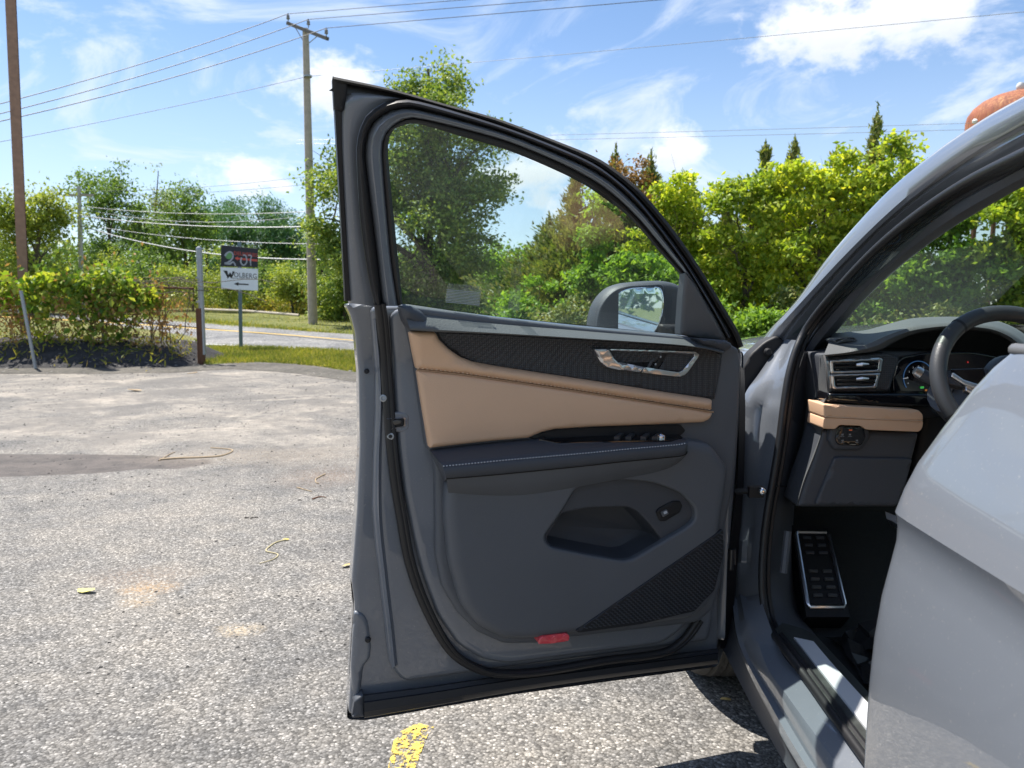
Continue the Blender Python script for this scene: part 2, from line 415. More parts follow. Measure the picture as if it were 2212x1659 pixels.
m_white = M('road_white_paint', (.55, .55, .53), .7, var=.2, vscale=8)
m_bark = M('bark', (.10, .08, .06), .9, bump=.8, bscale=25, var=.4, vscale=12)
m_polewood = M('weathered_pole_wood', (.42, .36, .3), .85, bump=.5, bscale=30, var=.3, vscale=5)
m_wire = M('wire_metal', (.32, .33, .35), .45, .5)
m_wiredark = M('wire_dark', (.05, .055, .07), .6)
m_galv = M('galvanised_steel', (.36, .38, .4), .5, .7, var=.2, vscale=15)
m_rust = M('rusty_steel', (.14, .065, .035), .85, .1, bump=.4, bscale=40, var=.55, vscale=9)
m_rustpale = M('pale_rusty_steel', (.33, .2, .14), .8, .1, bump=.3, bscale=40, var=.4, vscale=9)
m_insul = M('insulator', (.22, .22, .24), .3)

# ------------------------------------------------------------------ terrain, lot, road
def sheet(name, xs, ys, zf, mat):
    v = [(x, y, zf(x, y)) for y in ys for x in xs]
    return tag(mesh(name, v, grid_faces(len(ys), len(xs)), mat, None, True, 180), kind='structure')
xs = [-900, -500, -250, -140] + list(np.linspace(-90, 90, 61)) + [140, 250, 500, 900]
ys = [-300, -100, -30, -5, 5, 12, 16] + list(np.linspace(17, 50, 34)) + [55, 65, 80, 100, 150, 250, 500, 900, 1600]
sheet('ground', xs, ys, lambda x, y: terr(x, y) - .012, m_field)
edge = [G(-700, 812), G(-300, 806), G(0, 802), G(200, 801), G(380, 800), G(470, 794), G(560, 793), G(660, 801), G(770, 815), G(1000, 830), G(1400, 822), G(1800, 815), G(2400, 812), G(3000, 812)]
e = resample(crom([Vector((p.x, p.y, 0)) for p in edge]), 80)
v = []
for k, p in enumerate(e):
    jag = .12*noise.noise(Vector((p.x*1.7, p.y, 0)))
    v += [(p.x*1.0, p.y + jag, terr(p.x, p.y+jag) + .002), (p.x*.9, 8, .002), (p.x*.9, 3, .002), (p.x*.9, -25, .002)]
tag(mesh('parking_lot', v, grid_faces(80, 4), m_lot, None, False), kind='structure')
# strip of loose gravel along the far edge of the lot
v = []
for k, p in enumerate(e):
    a = .25*noise.noise(Vector((p.x*1.3, 5, 0))); bq = .3*noise.noise(Vector((p.x*.9, 9, 0)))
    v += [(p.x, p.y - .7 + a, terr(p.x, p.y) + .006), (p.x, p.y + .1, terr(p.x, p.y) + .05 + .04*noise.noise(Vector((p.x*2, 0, 0)))), (p.x, p.y + .9 + bq, terr(p.x, p.y+1) + .004)]
tag(mesh('gravel_edge', v, grid_faces(80, 3), m_gravel, None, True, 180), kind='structure')
near = [(-500, 728), (-200, 733), (115, 741), (280, 745), (441, 747), (600, 753), (760, 760), (1100, 778), (1700, 810)]
ctr = [(-500, 664), (-200, 674), (115, 690), (280, 700), (439, 711), (600, 722), (757, 735), (1100, 760), (1700, 800)]
farp = [(-500, 654), (-200, 663), (115, 677), (280, 687), (439, 699), (600, 710), (757, 723), (1100, 748), (1700, 790)]
def gp(l, h): return [G(x, y, h) for x, y in l]
def strip(name, A, B, h, mat, parent=None, n=60):
    a = resample(crom(A), n); bb = resample(crom(B), n); v = []
    rows = 5
    for r in range(rows):
        for k in range(n):
            q = a[k].lerp(bb[k], r/(rows-1)); v.append((q.x, q.y, terr(q.x, q.y) + h))
    return mesh(name, v, grid_faces(rows, n), mat, parent, True, 180)
na, ca, fa = gp(near, .01), gp(ctr, .01), gp(farp, .01)
# verge of mown grass between lot and road, verge beyond
verge_a = [Vector((p.x, p.y+.5, 0)) for p in e]
strip('grass_verge', gp([(445, 790), (470, 788), (560, 787), (660, 797), (770, 811), (1000, 826), (1400, 818), (1700, 812)], 0), gp([(441, 746), (520, 749), (600, 752), (680, 756), (760, 760), (960, 770), (1300, 788), (1700, 809)], 0), .003, m_verge)['kind'] = 'structure'
road = strip('road', na, fa, .012, m_road); tag(road, kind='structure')
def off(L, M_, a): return [p.lerp(q, a) for p, q in zip(L, M_)]
strip('yellow_centre_line', off(ca, na, -.028), off(ca, na, .028), .018, m_yellow, road)
strip('white_edge_line', off(na, ca, .05), off(na, ca, .085), .018, m_white, road)

# dark earth bank under the fence
bx = np.linspace(-24, -6.55, 90); by = np.linspace(15.0, 19.6, 34)
def bankz(x, y):
    front = 15.35 + .25*noise.noise(Vector((x*.5, 0, 3))) + max(0, x+8)*.35
    t = min(max((y-front)/1.7, 0), 1); t = t*t*(3-2*t)
    endt = min(max((-6.75 - x)/.9, 0), 1); endt = endt*endt*(3-2*endt)
    back = min(max((19.5-y)/1.2, 0), 1)
    h = (.55 + .13*noise.noise(Vector((x*.6, y*.4, 0))) + .05*noise.noise(Vector((x*2.5, y*2.5, 1)))+.025*noise.noise(Vector((x*8, y*8, 1))))
    return terr(x, y) - .03 + t*endt*back*h
bk = mesh('earth_bank', [(x, y, bankz(x, y)) for y in by for x in bx], grid_faces(len(by), len(bx)), m_bank, None, True, 180); tag(bk, kind='structure')

# ------------------------------------------------------------------ foliage tools
def leafcloud(name, C, A, L, Wd, mat, parent=None, fold=.18, seed=0, up=0.0):
    g = np.random.default_rng(seed); N = len(C)
    A = A / np.linalg.norm(A, axis=1, keepdims=True)
    Rv = g.normal(size=(N, 3)); Rv[:, 2] += up; B = np.cross(A, Rv); B /= np.linalg.norm(B, axis=1, keepdims=True) + 1e-9
    Nn = np.cross(A, B)
    L = np.broadcast_to(L, (N,))[:, None]; Wd = np.broadcast_to(Wd, (N,))[:, None]
    V = np.empty((N, 4, 3), np.float32)
    V[:, 0] = C - A*L*.5; V[:, 2] = C + A*L*.5
    V[:, 1] = C + B*Wd*.5 + Nn*Wd*fold - A*L*.08; V[:, 3] = C - B*Wd*.5 + Nn*Wd*fold - A*L*.08
    me = bpy.data.meshes.new(name)
    me.from_pydata(V.reshape(-1, 3), np.empty((0, 2), int), np.arange(4*N).reshape(N, 4))
    return link(name, me, parent, mat)
def lobes_points(lobes, ncl, nleaf, sig, g, shell=.55):
    C = []; out = []
    vol = np.array([l[3]*l[4]*l[5] for l in lobes])**.66; share = np.maximum(1, (ncl*vol/vol.sum()).astype(int))
    for l, k in zip(lobes, share):
        d = g.normal(size=(k, 3)); d /= np.linalg.norm(d, axis=1, keepdims=True)
        r = shell + (1-shell)*g.random((k, 1))**.6
        r *= 1 + .26*g.normal(size=(k, 1))
        cc = np.array(l[:3]) + d*r*np.array(l[3:6])
        m = (nleaf*(.4 + 1.2*g.random(k))).astype(int)
        for c, dd, q in zip(cc, d, m):
            s = sig*(.6+.8*g.random())
            C.append(c + g.normal(size=(q, 3))*np.array([s, s, s*.55])); out.append(np.repeat(dd[None], q, 0))
    return np.concatenate(C), np.concatenate(out)
def limbs(mb, base, top, lobes, r0, g, nb=None):
    base = Vector(base); top = Vector(top)
    pts = []
    for k in range(8):
        t = k/7; q = base.lerp(top, t); q += Vector((g.normal()*.06, g.normal()*.06, 0))*t*(top-base).length*.15; pts.append(q)
    mb.tube(pts, [r0*(1.25 if k == 0 else 1)*(1-.82*k/7) for k in range(8)], 8)
    for l in (lobes if nb is None else lobes[:nb]):
        c = Vector(l[:3]); t = min(max((c.z-base.z)/(top.z-base.z)-.28, .22), .85); st = base.lerp(top, t)
        mid = st.lerp(c, .5) + Vector((g.normal()*.15, g.normal()*.15, .12*(c-st).length))
        rr = r0*(1-.8*t)*.6
        mb.tube([st, st.lerp(mid, .55), mid, mid.lerp(c, .6), c], [rr, rr*.8, rr*.6, rr*.4, rr*.15], 6)
        for j in range(4):
            d = Vector((g.normal()*l[3], g.normal()*l[4], abs(g.normal())*l[5]))*.55; mb.tube([mid, mid+d*.5+Vector((0, 0, .1)), c+d], [rr*.4, rr*.22, rr*.06], 5)
def tree(name, base, lobes, mat, label, cat='tree', group=None, r0=.2, ncl=160, nleaf=60, sig=.45, leaf=.16, seed=1, shell=.55, parts=True, droop=.0, asp=.62, clump=.3):
    g = np.random.default_rng(seed); root = empty(name, base, label, cat, group); big = lobes; lobes = []
    for l in big:                                   # break every mass into uneven smaller clumps
        for _ in range(6):
            o_ = g.normal(size=3)*.5; k_ = clump+.3*g.random(); lobes.append((l[0]+o_[0]*l[3], l[1]+o_[1]*l[4], l[2]+o_[2]*l[5], l[3]*k_, l[4]*k_, l[5]*k_*.9))
    C, D = lobes_points(lobes, ncl, nleaf, sig, g, shell)
    A = g.normal(size=C.shape)*.8 + D*.6; A[:, 2] -= droop
    leafcloud('crown', C, A, leaf*(.6+.8*g.random(len(C))), leaf*asp*(.6+.8*g.random(len(C))), mat, root, seed=seed, up=1.6)
    mb = MB(); top = max(lobes, key=lambda l: l[2])
    limbs(mb, base, (base[0]*.4+top[0]*.6, base[1]*.4+top[1]*.6, top[2]), big, r0, g); mb.build('trunk', m_bark, root)
    return root
def cedar(name, base, h, rad, mat, label, group=None, seed=1, n=260, spr=38, leaf=.16, cat='tree', lo=.08, pw=1.45, parts=True):
    g = np.random.default_rng(seed); root = empty(name, base, label, cat, group); b = np.array(base)
    t = 1-(1-lo)*g.random(n)**.62; ang = g.random(n)*2*np.pi
    prof = np.minimum(1, ((1-t)*1.25)**pw)*np.minimum(1, .5+t*3)
    ln = rad*prof*(.4+.85*g.random(n)**1.3) + .05
    C = []; A = []; mb = MB()
    for i in range(n):
        d = np.array([np.cos(ang[i]), np.sin(ang[i]), .45+.55*t[i]]); st = b + np.array([0, 0, t[i]*h*.97])
        m = int(spr*(.35+.9*ln[i]/rad)); u = g.random(m)**.6
        p = st + d*ln[i]*u[:, None] + g.normal(size=(m, 3))*(.05+.11*ln[i]*(1.15-u))[:, None]
        C.append(p); A.append(d*1.0 + g.normal(size=(m, 3))*.55 + np.array([0, 0, .25]))
        if i % 4 == 0: mb.tube([Vector(st), Vector(st + d*ln[i]*.8)], [.018, .004], 4)
    m = 26; u = g.random(m); C.append(b + np.stack([g.normal(size=m)*.04*(1-u)+0, g.normal(size=m)*.04*(1-u), h*(.9+.12*u)], 1)); A.append(np.array([0, 0, 1.0]) + g.normal(size=(m, 3))*.35)
    C = np.concatenate(C); A = np.concatenate(A)
    leafcloud('crown', C, A, leaf*(.6+.8*g.random(len(C))), leaf*.3*(.6+.8*g.random(len(C))), mat, root, seed=seed)
    mb.tube([Vector(base), Vector(base)+Vector((.03, .02, h*.5)), Vector(base)+Vector((0, 0, h*.96))], [.12, .08, .01], 7); mb.build('trunk', m_bark, root)
    return root
def wz(py, d): return CAMH + (HOR-py)/F*d
def wx(px, d): return (px-CX)/F*d
def lobe(px, py, hw, hh, d, depth=None):
    p = U(px, py, d); return (p.x, p.y, p.z, hw/F*d, (depth if depth else hw/F*d), hh/F*d)

lf_far = leafmat('far_leaves', [(0.087, 0.160, 0.053), (0.147, 0.248, 0.064), (0.248, 0.365, 0.087)], .3)
lf_fary = leafmat('far_leaves_yellow', [(0.151, 0.215, 0.050), (0.253, 0.329, 0.070), (0.378, 0.429, 0.101)], .35)
lf_pine = leafmat('pine_needles', [(0.055, 0.137, 0.066), (0.090, 0.213, 0.090), (0.152, 0.286, 0.105)], .2)
lf_wil = leafmat('silvery_leaves', [(0.185, 0.235, 0.131), (0.263, 0.328, 0.185), (0.367, 0.419, 0.235)], .35)
lf_oak = leafmat('oak_leaves', [(0.090, 0.166, 0.045), (0.153, 0.243, 0.061), (0.273, 0.365, 0.090), (0.365, 0.425, 0.121)], .35)
lf_ced = leafmat('cedar_sprays', [(0.081, 0.123, 0.045), (0.150, 0.204, 0.059), (0.244, 0.286, 0.081), (0.300, 0.273, 0.109)], .25)
lf_brown = leafmat('browned_sprays', [(0.202, 0.124, 0.054), (0.310, 0.171, 0.078), (0.155, 0.139, 0.062)], .3)
lf_vine = leafmat('sunlit_vine_leaves', [(0.160, 0.252, 0.034), (0.273, 0.388, 0.050), (0.410, 0.501, 0.067), (0.547, 0.570, 0.091)], .45)
lf_vine2 = leafmat('green_vine_leaves', [(0.104, 0.209, 0.039), (0.196, 0.342, 0.058), (0.313, 0.471, 0.077)], .45)
lf_weed = leafmat('weeds', [(0.124, 0.155, 0.031), (0.202, 0.232, 0.046), (0.310, 0.295, 0.078), (0.372, 0.295, 0.109)], .4)
lf_grass = leafmat('grass_blades', [(0.093, 0.139, 0.023), (0.171, 0.217, 0.039), (0.279, 0.295, 0.078), (0.403, 0.341, 0.139)], .4)
lf_fence = leafmat('grape_leaves', [(0.077, 0.174, 0.029), (0.174, 0.290, 0.039), (0.310, 0.388, 0.057), (0.388, 0.426, 0.098)], .4)
lf_dry = leafmat('withered_leaves', [(0.310, 0.186, 0.078), (0.434, 0.264, 0.124), (0.217, 0.139, 0.078)], .3)

# far row of trees beyond the road
FAR = 'trees beyond the road'
tree('leafy_tree', (wx(70, 42), 42, .9), [lobe(55, 480, 60, 55, 42), lobe(110, 450, 50, 45, 42), lobe(20, 520, 60, 60, 42), lobe(115, 530, 55, 60, 42), lobe(60, 590, 75, 50, 42)], lf_fary, 'yellowish green tree standing behind the rusty steel post', group=FAR, ncl=170, nleaf=70, sig=.4, leaf=.2, seed=11)
tree('leafy_tree', (wx(-90, 45), 45, 1), [lobe(-90, 470, 85, 60, 45), lobe(-140, 540, 80, 70, 45), lobe(-40, 560, 60, 70, 45)], lf_far, 'dark green tree cut by the photo edge beside the rusty post', group=FAR, ncl=120, nleaf=60, leaf=.22, sig=.5, seed=12)
tree('leafy_tree', (wx(240, 58), 58, 1.2), [lobe(215, 450, 50, 55, 58), lobe(262, 430, 48, 40, 58), lobe(250, 510, 75, 60, 58), lobe(300, 500, 40, 50, 58), lobe(200, 560, 50, 60, 58)], lf_far, 'broad dark tree just beside the far small utility pole', group=FAR, ncl=200, nleaf=60, leaf=.24, sig=.5, seed=13)
tree('leafy_tree', (wx(345, 60), 60, 1.2), [lobe(338, 420, 26, 36, 60), lobe(350, 470, 34, 45, 60), lobe(330, 520, 35, 40, 60)], lf_wil, 'slender silvery tree rising highest in the far tree row', group=FAR, ncl=100, nleaf=45, leaf=.2, sig=.5, seed=14, r0=.16)
tree('leafy_tree', (wx(405, 57), 57, 1.2), [lobe(398, 425, 28, 36, 57), lobe(400, 480, 42, 50, 57), lobe(420, 540, 55, 55, 57), lobe(360, 560, 50, 50, 57)], lf_far, 'grey green tree between the silvery tree and the round pine', group=FAR, ncl=160, nleaf=55, leaf=.22, sig=.5, seed=15)
tree('leafy_tree', (wx(452, 64), 64, 1.2), [lobe(452, 465, 26, 32, 64), lobe(450, 520, 40, 50, 64)], lf_pine, 'narrow dark tree close against the round pine', group=FAR, ncl=90, nleaf=60, leaf=.24, sig=.45, seed=16)
tree('pine_tree', (wx(565, 55), 55, 1.2), [lobe(550, 452, 55, 35, 55), lobe(600, 480, 45, 38, 55), lobe(515, 490, 38, 38, 55), lobe(560, 520, 80, 40, 55), lobe(620, 530, 35, 35, 55)], lf_pine, 'round topped dark pine behind the painted road sign', group=FAR, ncl=220, nleaf=80, leaf=.3, sig=.4, seed=17, asp=.25)
tree('leafy_tree', (wx(690, 52), 52, 1.2), [lobe(700, 560, 60, 60, 52), lobe(650, 600, 55, 50, 52), lobe(740, 520, 60, 60, 52)], lf_far, 'low leafy tree behind the tall utility pole', group=FAR, ncl=120, nleaf=60, leaf=.22, sig=.45, seed=18)
k = 0
SH = ['broad shrub left of the far small pole', 'shrub in front of the far small pole foot', 'shrub between the far pole and the grey fence post', 'shrub just left of the grey fence post top', 'pale shrub directly behind the road sign post', 'dark shrub right behind the road sign panels', 'shrub just left of the tall utility pole foot', 'shrub just right of the tall utility pole foot', 'dense shrub touching the open car door edge']
for px, py, hw, hh, d, mt in ((120, 610, 60, 50, 46, lf_far), (230, 605, 55, 45, 48, lf_fary), (330, 590, 60, 55, 47, lf_far), (420, 600, 55, 55, 45, lf_fary), (500, 605, 45, 45, 44, lf_fary), (580, 595, 50, 55, 47, lf_far), (635, 620, 38, 40, 42, lf_fary), (712, 640, 30, 45, 36, lf_oak), (745, 610, 40, 75, 35, lf_oak)):
    tree('shrub', (wx(px, d), d, terr(0, d)), [lobe(px, py, hw, hh, d), lobe(px+hw*.5, py+hh*.5, hw*.7, hh*.7, d), lobe(px-hw*.5, py+hh*.5, hw*.7, hh*.7, d)], mt, SH[k], 'shrub', 'shrubs beyond the road', r0=.07, ncl=70, nleaf=55, leaf=.16, sig=.35, seed=30+k); k += 1
# dense wood closing the view between and behind the far trees
gw = np.random.default_rng(77); nw = 30000; dW = 66+6*gw.random(nw); C = np.stack([wx(-350+1500*gw.random(nw), dW), dW, 1.0+gw.random(nw)**.8*(4.6+1.2*np.sin(np.arange(nw)*.37))], 1)
tag(leafcloud('far_woodland', C, gw.normal(size=C.shape), .5*(.6+.8*gw.random(nw)), .34, lf_far, None, seed=78), 'dense green wood filling the gaps behind the far trees', 'woodland', kind='stuff')
# oak behind the open door window
tree('oak_tree', (wx(925, 31), 31, .55), [lobe(905, 200, 42, 60, 31), lobe(985, 210, 40, 60, 31), lobe(945, 270, 75, 60, 31), lobe(1060, 300, 40, 45, 31), lobe(900, 320, 85, 70, 31), lobe(1010, 330, 70, 60, 31), lobe(870, 430, 110, 75, 31), lobe(1010, 440, 85, 70, 31), lobe(790, 400, 70, 60, 31), lobe(720, 390, 45, 50, 31), lobe(700, 470, 30, 60, 31), lobe(860, 560, 100, 80, 31), lobe(1000, 560, 80, 70, 31), lobe(1050, 420, 50, 45, 31), lobe(930, 660, 110, 60, 31), lobe(745, 560, 45, 80, 31)], lf_oak, 'big dark oak seen through the open door window', ncl=720, nleaf=85, sig=.34, leaf=.17, seed=40, r0=.28, shell=.35, clump=.42)
tree('leafy_tree', (wx(1095, 36), 36, .7), [lobe(1085, 560, 35, 70, 36), lobe(1075, 640, 45, 60, 36), lobe(1125, 620, 40, 70, 36)], lf_vine2, 'shaded bushy tree filling the gap beside the oak', ncl=110, nleaf=70, sig=.3, leaf=.15, seed=41, r0=.1)
# thicket of cedars and vine-covered trees on the right
CG = 'cedars of the thicket'
cs = [(1185, 470, 95, 22, lf_ced, 'cedar just right of the sky gap in the door window'), (1240, 375, 105, 20.5, lf_ced, 'tall cedar seen through the middle of the door window'), (1325, 330, 100, 20, lf_ced, 'cedar whose tip clears the sloping door frame'), (1400, 338, 95, 21, lf_ced, 'cedar behind the browned tree above the door frame'), (1490, 398, 80, 22, lf_ced, 'cedar beside the notch of sky above the door frame'),
      (1640, 320, 75, 19.5, lf_ced, 'cedar tip left of the double cedar tips'), (1702, 312, 75, 19, lf_ced, 'cedar tip between the notch and the tallest spire'), (1790, 330, 70, 19.5, lf_ced, 'cedar close left of the tallest spire'), (1872, 248, 80, 19, lf_ced, 'tallest cedar spire above the thicket'), (1935, 318, 60, 19.5, lf_ced, 'cedar tip nearest the windscreen pillar'), (1565, 430, 85, 22, lf_ced, 'shaded cedar right of the notch of sky')]
for i, (px, py, hw, d, mt, lb) in enumerate(cs):
    z = terr(0, d); hh = wz(py, d) - z
    cedar('cedar_tree', (wx(px, d), d, z), hh, hw/F*d*(1.5 if i < 5 else 1.3), mt, lb, CG, 60+i, n=420, spr=50, leaf=.17)
tree('leafy_tree', (wx(1368, 19.2), 19.2, .1), [lobe(1368, 375, 32, 30, 19.2), lobe(1362, 430, 34, 40, 19.2)], lf_brown, 'browned dying tree top just above the door frame', ncl=55, nleaf=45, sig=.13, leaf=.1, seed=80, r0=.06)
VG = 'vine-covered trees of the thicket'
tree('vine_covered_tree', (wx(1450, 18.5), 18.5, .1), [lobe(1450, 415, 55, 40, 18.5), lobe(1480, 470, 50, 50, 18.5), lobe(1420, 470, 45, 45, 18.5), lobe(1470, 540, 60, 40, 18.5)], lf_vine, 'yellow green vine tree left of the notch of sky', group=VG, ncl=95, nleaf=60, sig=.14, leaf=.12, seed=81, r0=.08)
tree('vine_covered_tree', (wx(1275, 17.5), 17.5, .05), [lobe(1285, 500, 28, 75, 17.5), lobe(1265, 590, 35, 60, 17.5), lobe(1300, 440, 22, 40, 17.5)], lf_vine2, 'green vine hanging down the cedar behind the door window', group=VG, ncl=75, nleaf=50, sig=.12, leaf=.12, seed=82, r0=.05)
tree('vine_covered_tree', (wx(1400, 16.5), 16.5, .02), [lobe(1380, 580, 50, 40, 16.5), lobe(1430, 590, 50, 35, 16.5), lobe(1340, 620, 50, 45, 16.5), lobe(1460, 640, 60, 50, 16.5)], lf_vine2, 'bright green bush above the car side mirror', group=VG, ncl=100, nleaf=60, sig=.13, leaf=.12, seed=83, r0=.05)
tree('vine_covered_tree', (wx(1600, 17.5), 17.5, .05), [lobe(1590, 440, 65, 50, 17.5), lobe(1640, 400, 60, 45, 17.5), lobe(1560, 510, 50, 45, 17.5), lobe(1650, 480, 65, 50, 17.5), lobe(1610, 560, 50, 40, 17.5), lobe(1580, 640, 60, 60, 17.5), lobe(1660, 620, 50, 60, 17.5)], lf_vine, 'yellow green vine tree right of the notch of sky', group=VG, ncl=165, nleaf=62, sig=.14, leaf=.125, seed=84, r0=.09)
tree('vine_covered_tree', (wx(1745, 17), 17, .03), [lobe(1720, 385, 60, 45, 17), lobe(1780, 400, 60, 45, 17), lobe(1750, 460, 75, 45, 17), lobe(1700, 530, 55, 40, 17), lobe(1800, 520, 65, 45, 17), lobe(1740, 610, 70, 60, 17)], lf_vine, 'broad yellow green vine tree below the double cedar tips', group=VG, ncl=165, nleaf=62, sig=.14, leaf=.125, seed=85, r0=.09)
tree('vine_covered_tree', (wx(1890, 16.8), 16.8, .03), [lobe(1880, 360, 60, 50, 16.8), lobe(1930, 400, 55, 50, 16.8), lobe(1850, 430, 60, 50, 16.8), lobe(1920, 490, 70, 50, 16.8), lobe(1860, 560, 60, 50, 16.8), lobe(1920, 640, 80, 55, 16.8)], lf_vine, 'yellow green vine tree under the tallest cedar spire', group=VG, ncl=170, nleaf=62, sig=.14, leaf=.125, seed=86, r0=.09)
tree('vine_covered_tree', (wx(2050, 15.5), 15.5, .0), [lobe(2000, 500, 60, 60, 15.5), lobe(2070, 450, 70, 60, 15.5), lobe(2000, 600, 70, 60, 15.5), lobe(2090, 580, 70, 60, 15.5), lobe(2050, 670, 90, 60, 15.5)], lf_vine2, 'green vine tree behind the steering wheel and windscreen', group=VG, ncl=190, nleaf=60, sig=.14, leaf=.125, seed=87, r0=.09)
tree('vine_covered_tree', (wx(2200, 15), 15, .0), [lobe(2170, 440, 70, 60, 15), lobe(2250, 420, 70, 70, 15), lobe(2170, 540, 70, 60, 15), lobe(2250, 560, 80, 60, 15), lobe(2190, 640, 90, 60, 15)], lf_vine, 'bright vine tree at the right edge behind the windscreen', group=VG, ncl=175, nleaf=60, sig=.14, leaf=.125, seed=88, r0=.09)
UG = 'low shrubs along the thicket foot'
for i, (px, py, hw, d, mt, lb) in enumerate([(1150, 670, 75, 18.5, lf_vine2, 'low shrub behind the lower corner label of the window'), (1250, 690, 70, 17, lf_ced, 'low dark shrub just left of the side mirror'), (1540, 690, 60, 16, lf_vine2, 'low shrub behind the door mirror corner'), (1630, 700, 50, 15.8, lf_vine2, 'low shrub just above the white bonnet'), (1720, 690, 70, 16, lf_ced, 'low shrub behind the base of the windscreen pillar'), (1840, 690, 80, 15.6, lf_vine2, 'low shrub over the left end of the dashboard'), (1970, 700, 90, 15, lf_ced, 'low shrub over the instrument hood')]):
    tree('shrub', (wx(px, d), d, 0), [lobe(px, py, hw, 45, d), lobe(px-hw*.6, py+25, hw*.7, 35, d), lobe(px+hw*.6, py+25, hw*.7, 35, d)], mt, lb, 'shrub', UG, r0=.04, ncl=80, nleaf=55, sig=.14, leaf=.11, seed=100+i)

# grass and weeds
def blades(name, pts, h, w, mat, label, cat, seed):
    g = np.random.default_rng(seed); C = np.array(pts); N = len(C)
    A = np.stack([g.normal(size=N)*.45, g.normal(size=N)*.45, np.ones(N)], 1); hh = h*(.5+.9*g.random(N)); C[:, 2] += hh*.42
    return tag(leafcloud(name, C, A, hh, w, mat, None, seed=seed), label, cat, kind='stuff')
def scatter(A, B, n, g, h=0.0, ext=(0, 1)):
    a = resample(crom(A), 60); b = resample(crom(B), 60); out = []
    for _ in range(n):
        k = g.random()*58; i = int(k); f = k-i; t = ext[0] + (ext[1]-ext[0])*g.random()
        q = a[i].lerp(a[i+1], f).lerp(b[i].lerp(b[i+1], f), t); out.append((q.x, q.y, terr(q.x, q.y)+h))
    return out
g0 = np.random.default_rng(5)
vA = [G(440, 789), G(520, 786), G(600, 786), G(700, 795), G(800, 808), G(1000, 824), G(1300, 818)]; vB = [G(440, 750), G(520, 750), G(600, 753), G(700, 757), G(800, 763), G(1000, 774), G(1300, 790)]
blades('verge_grass', scatter(vA, vB, 48000, g0), .11, .012, lf_grass, 'short sunlit grass between the parking lot and the road', 'grass', 51)
fA = [p for p in fa]; fB = [G(-500, 652), G(-200, 656), G(115, 664), G(280, 668), G(439, 668), G(600, 676), G(757, 690), G(1100, 715), G(1700, 760)]
blades('far_verge_grass', scatter(fA[1:8], fB[1:8], 30000, g0, ext=(.04, 1)), .13, .022, lf_grass, 'dry yellow green grass along the far side of the road', 'grass', 52)
wA = [G(115, 665), G(280, 668), G(439, 666), G(600, 674), G(757, 690)]
pts = []
for q in scatter(wA, [p + Vector((-.5, 9, 0)) for p in wA], 42000, g0): pts.append(q)
C = np.array(pts); C[:, 2] += g0.random(len(C))**1.3*1.25*(.6+.5*np.sin(C[:, 0]*1.3+C[:, 1]*.7)**2)
tag(leafcloud('tall_weeds', C, g0.normal(size=C.shape)*.7+np.array([0, 0, .7]), .22*(.5+g0.random(len(C))), .07, lf_weed, None, seed=53), 'tall yellow green weeds in front of the far trees', 'weeds', kind='stuff')

# ------------------------------------------------------------------ vine-grown chain-link fence
def ft(px, d): return wx(px, d)
fence = empty('chain_link_fence', (-12, 16.9, .5), 'rusty chain-link fence on the dark bank, overgrown with vines', 'fence')
FY = 16.9; fx0, fx1 = -20.0, -6.95
mb = MB(); sp = .075; h0, h1 = .45, 1.85
k = fx0
while k < fx1 + 1.4:
    for sg in (1, -1):
        a = (k, h0); bq = (k + sg*(h1-h0)*.8, h1)
        p0 = [a[0], a[1]]; p1 = [bq[0], bq[1]]
        for P_, Q_ in ((p0, p1), (p1, p0)):
            for lim, s_ in ((fx0, -1), (fx1, 1)):
                if s_*(P_[0]-lim) > 0 and s_*(Q_[0]-lim) <= 0:
                    f_ = (lim-Q_[0])/(P_[0]-Q_[0]); P_[0] = lim; P_[1] = Q_[1]+(P_[1]-Q_[1])*f_
        if fx0 <= p0[0] <= fx1 and fx0 <= p1[0] <= fx1 and abs(p0[1]-p1[1]) > .02:
            mb.tube([(p0[0], FY+.005*sg, p0[1]), (p1[0], FY+.005*sg, p1[1])], .0028, 3, False)
    k += sp
tag(mb.build('wire_mesh', m_rustpale, fence), kind='stuff')
MB().tube([(fx0, FY, 1.93), (-14.5, FY, 1.94), (-12.0, FY, 1.86), (-9, FY, 1.76), (fx1, FY, 1.70)], .024, 8).build('top_rail', m_rust, fence)
for x in (-17.5, -14.2, -9.0):
    MB().tube([(x, FY+.03, .2), (x, FY+.03, 1.95)], .03, 8).build('line_post', m_galv, fence)
mb = MB(); a, bq = U(45, 628, 15.7), U(78, 802, 15.7); mb.tube([a, a.lerp(bq, .5), bq], .034, 8)
tag(mb.build('leaning_post', m_galv), 'leaning grey steel pipe propped before the vine fence', 'post')
gp_ = empty('gate_post', (wx(431, 17), 17, .1), 'grey fence end post with a rusty brown sleeve below', 'post')
a = U(430, 540, 17); mb = MB(); mb.tube([(a.x, 17, .25), (a.x, 17, a.z)], .062, 12); mb.lathe([(.066, 0), (.066, .03), (.05, .06), (0, .075)], (a.x, 17, a.z), 'z', 12); mb.build('upper_post', m_galv, gp_)
a = U(431, 666, 17); MB().tube([(a.x, 17, 0), (a.x, 17, a.z)], .085, 12).build('rusty_sleeve', m_rust, gp_)
for py in (600, 652): q = U(430, py, 17); MB().tube([(q.x, 17, q.z-.02), (q.x, 17, q.z+.02)], .07, 12).build('clamp_band', m_galv, gp_)
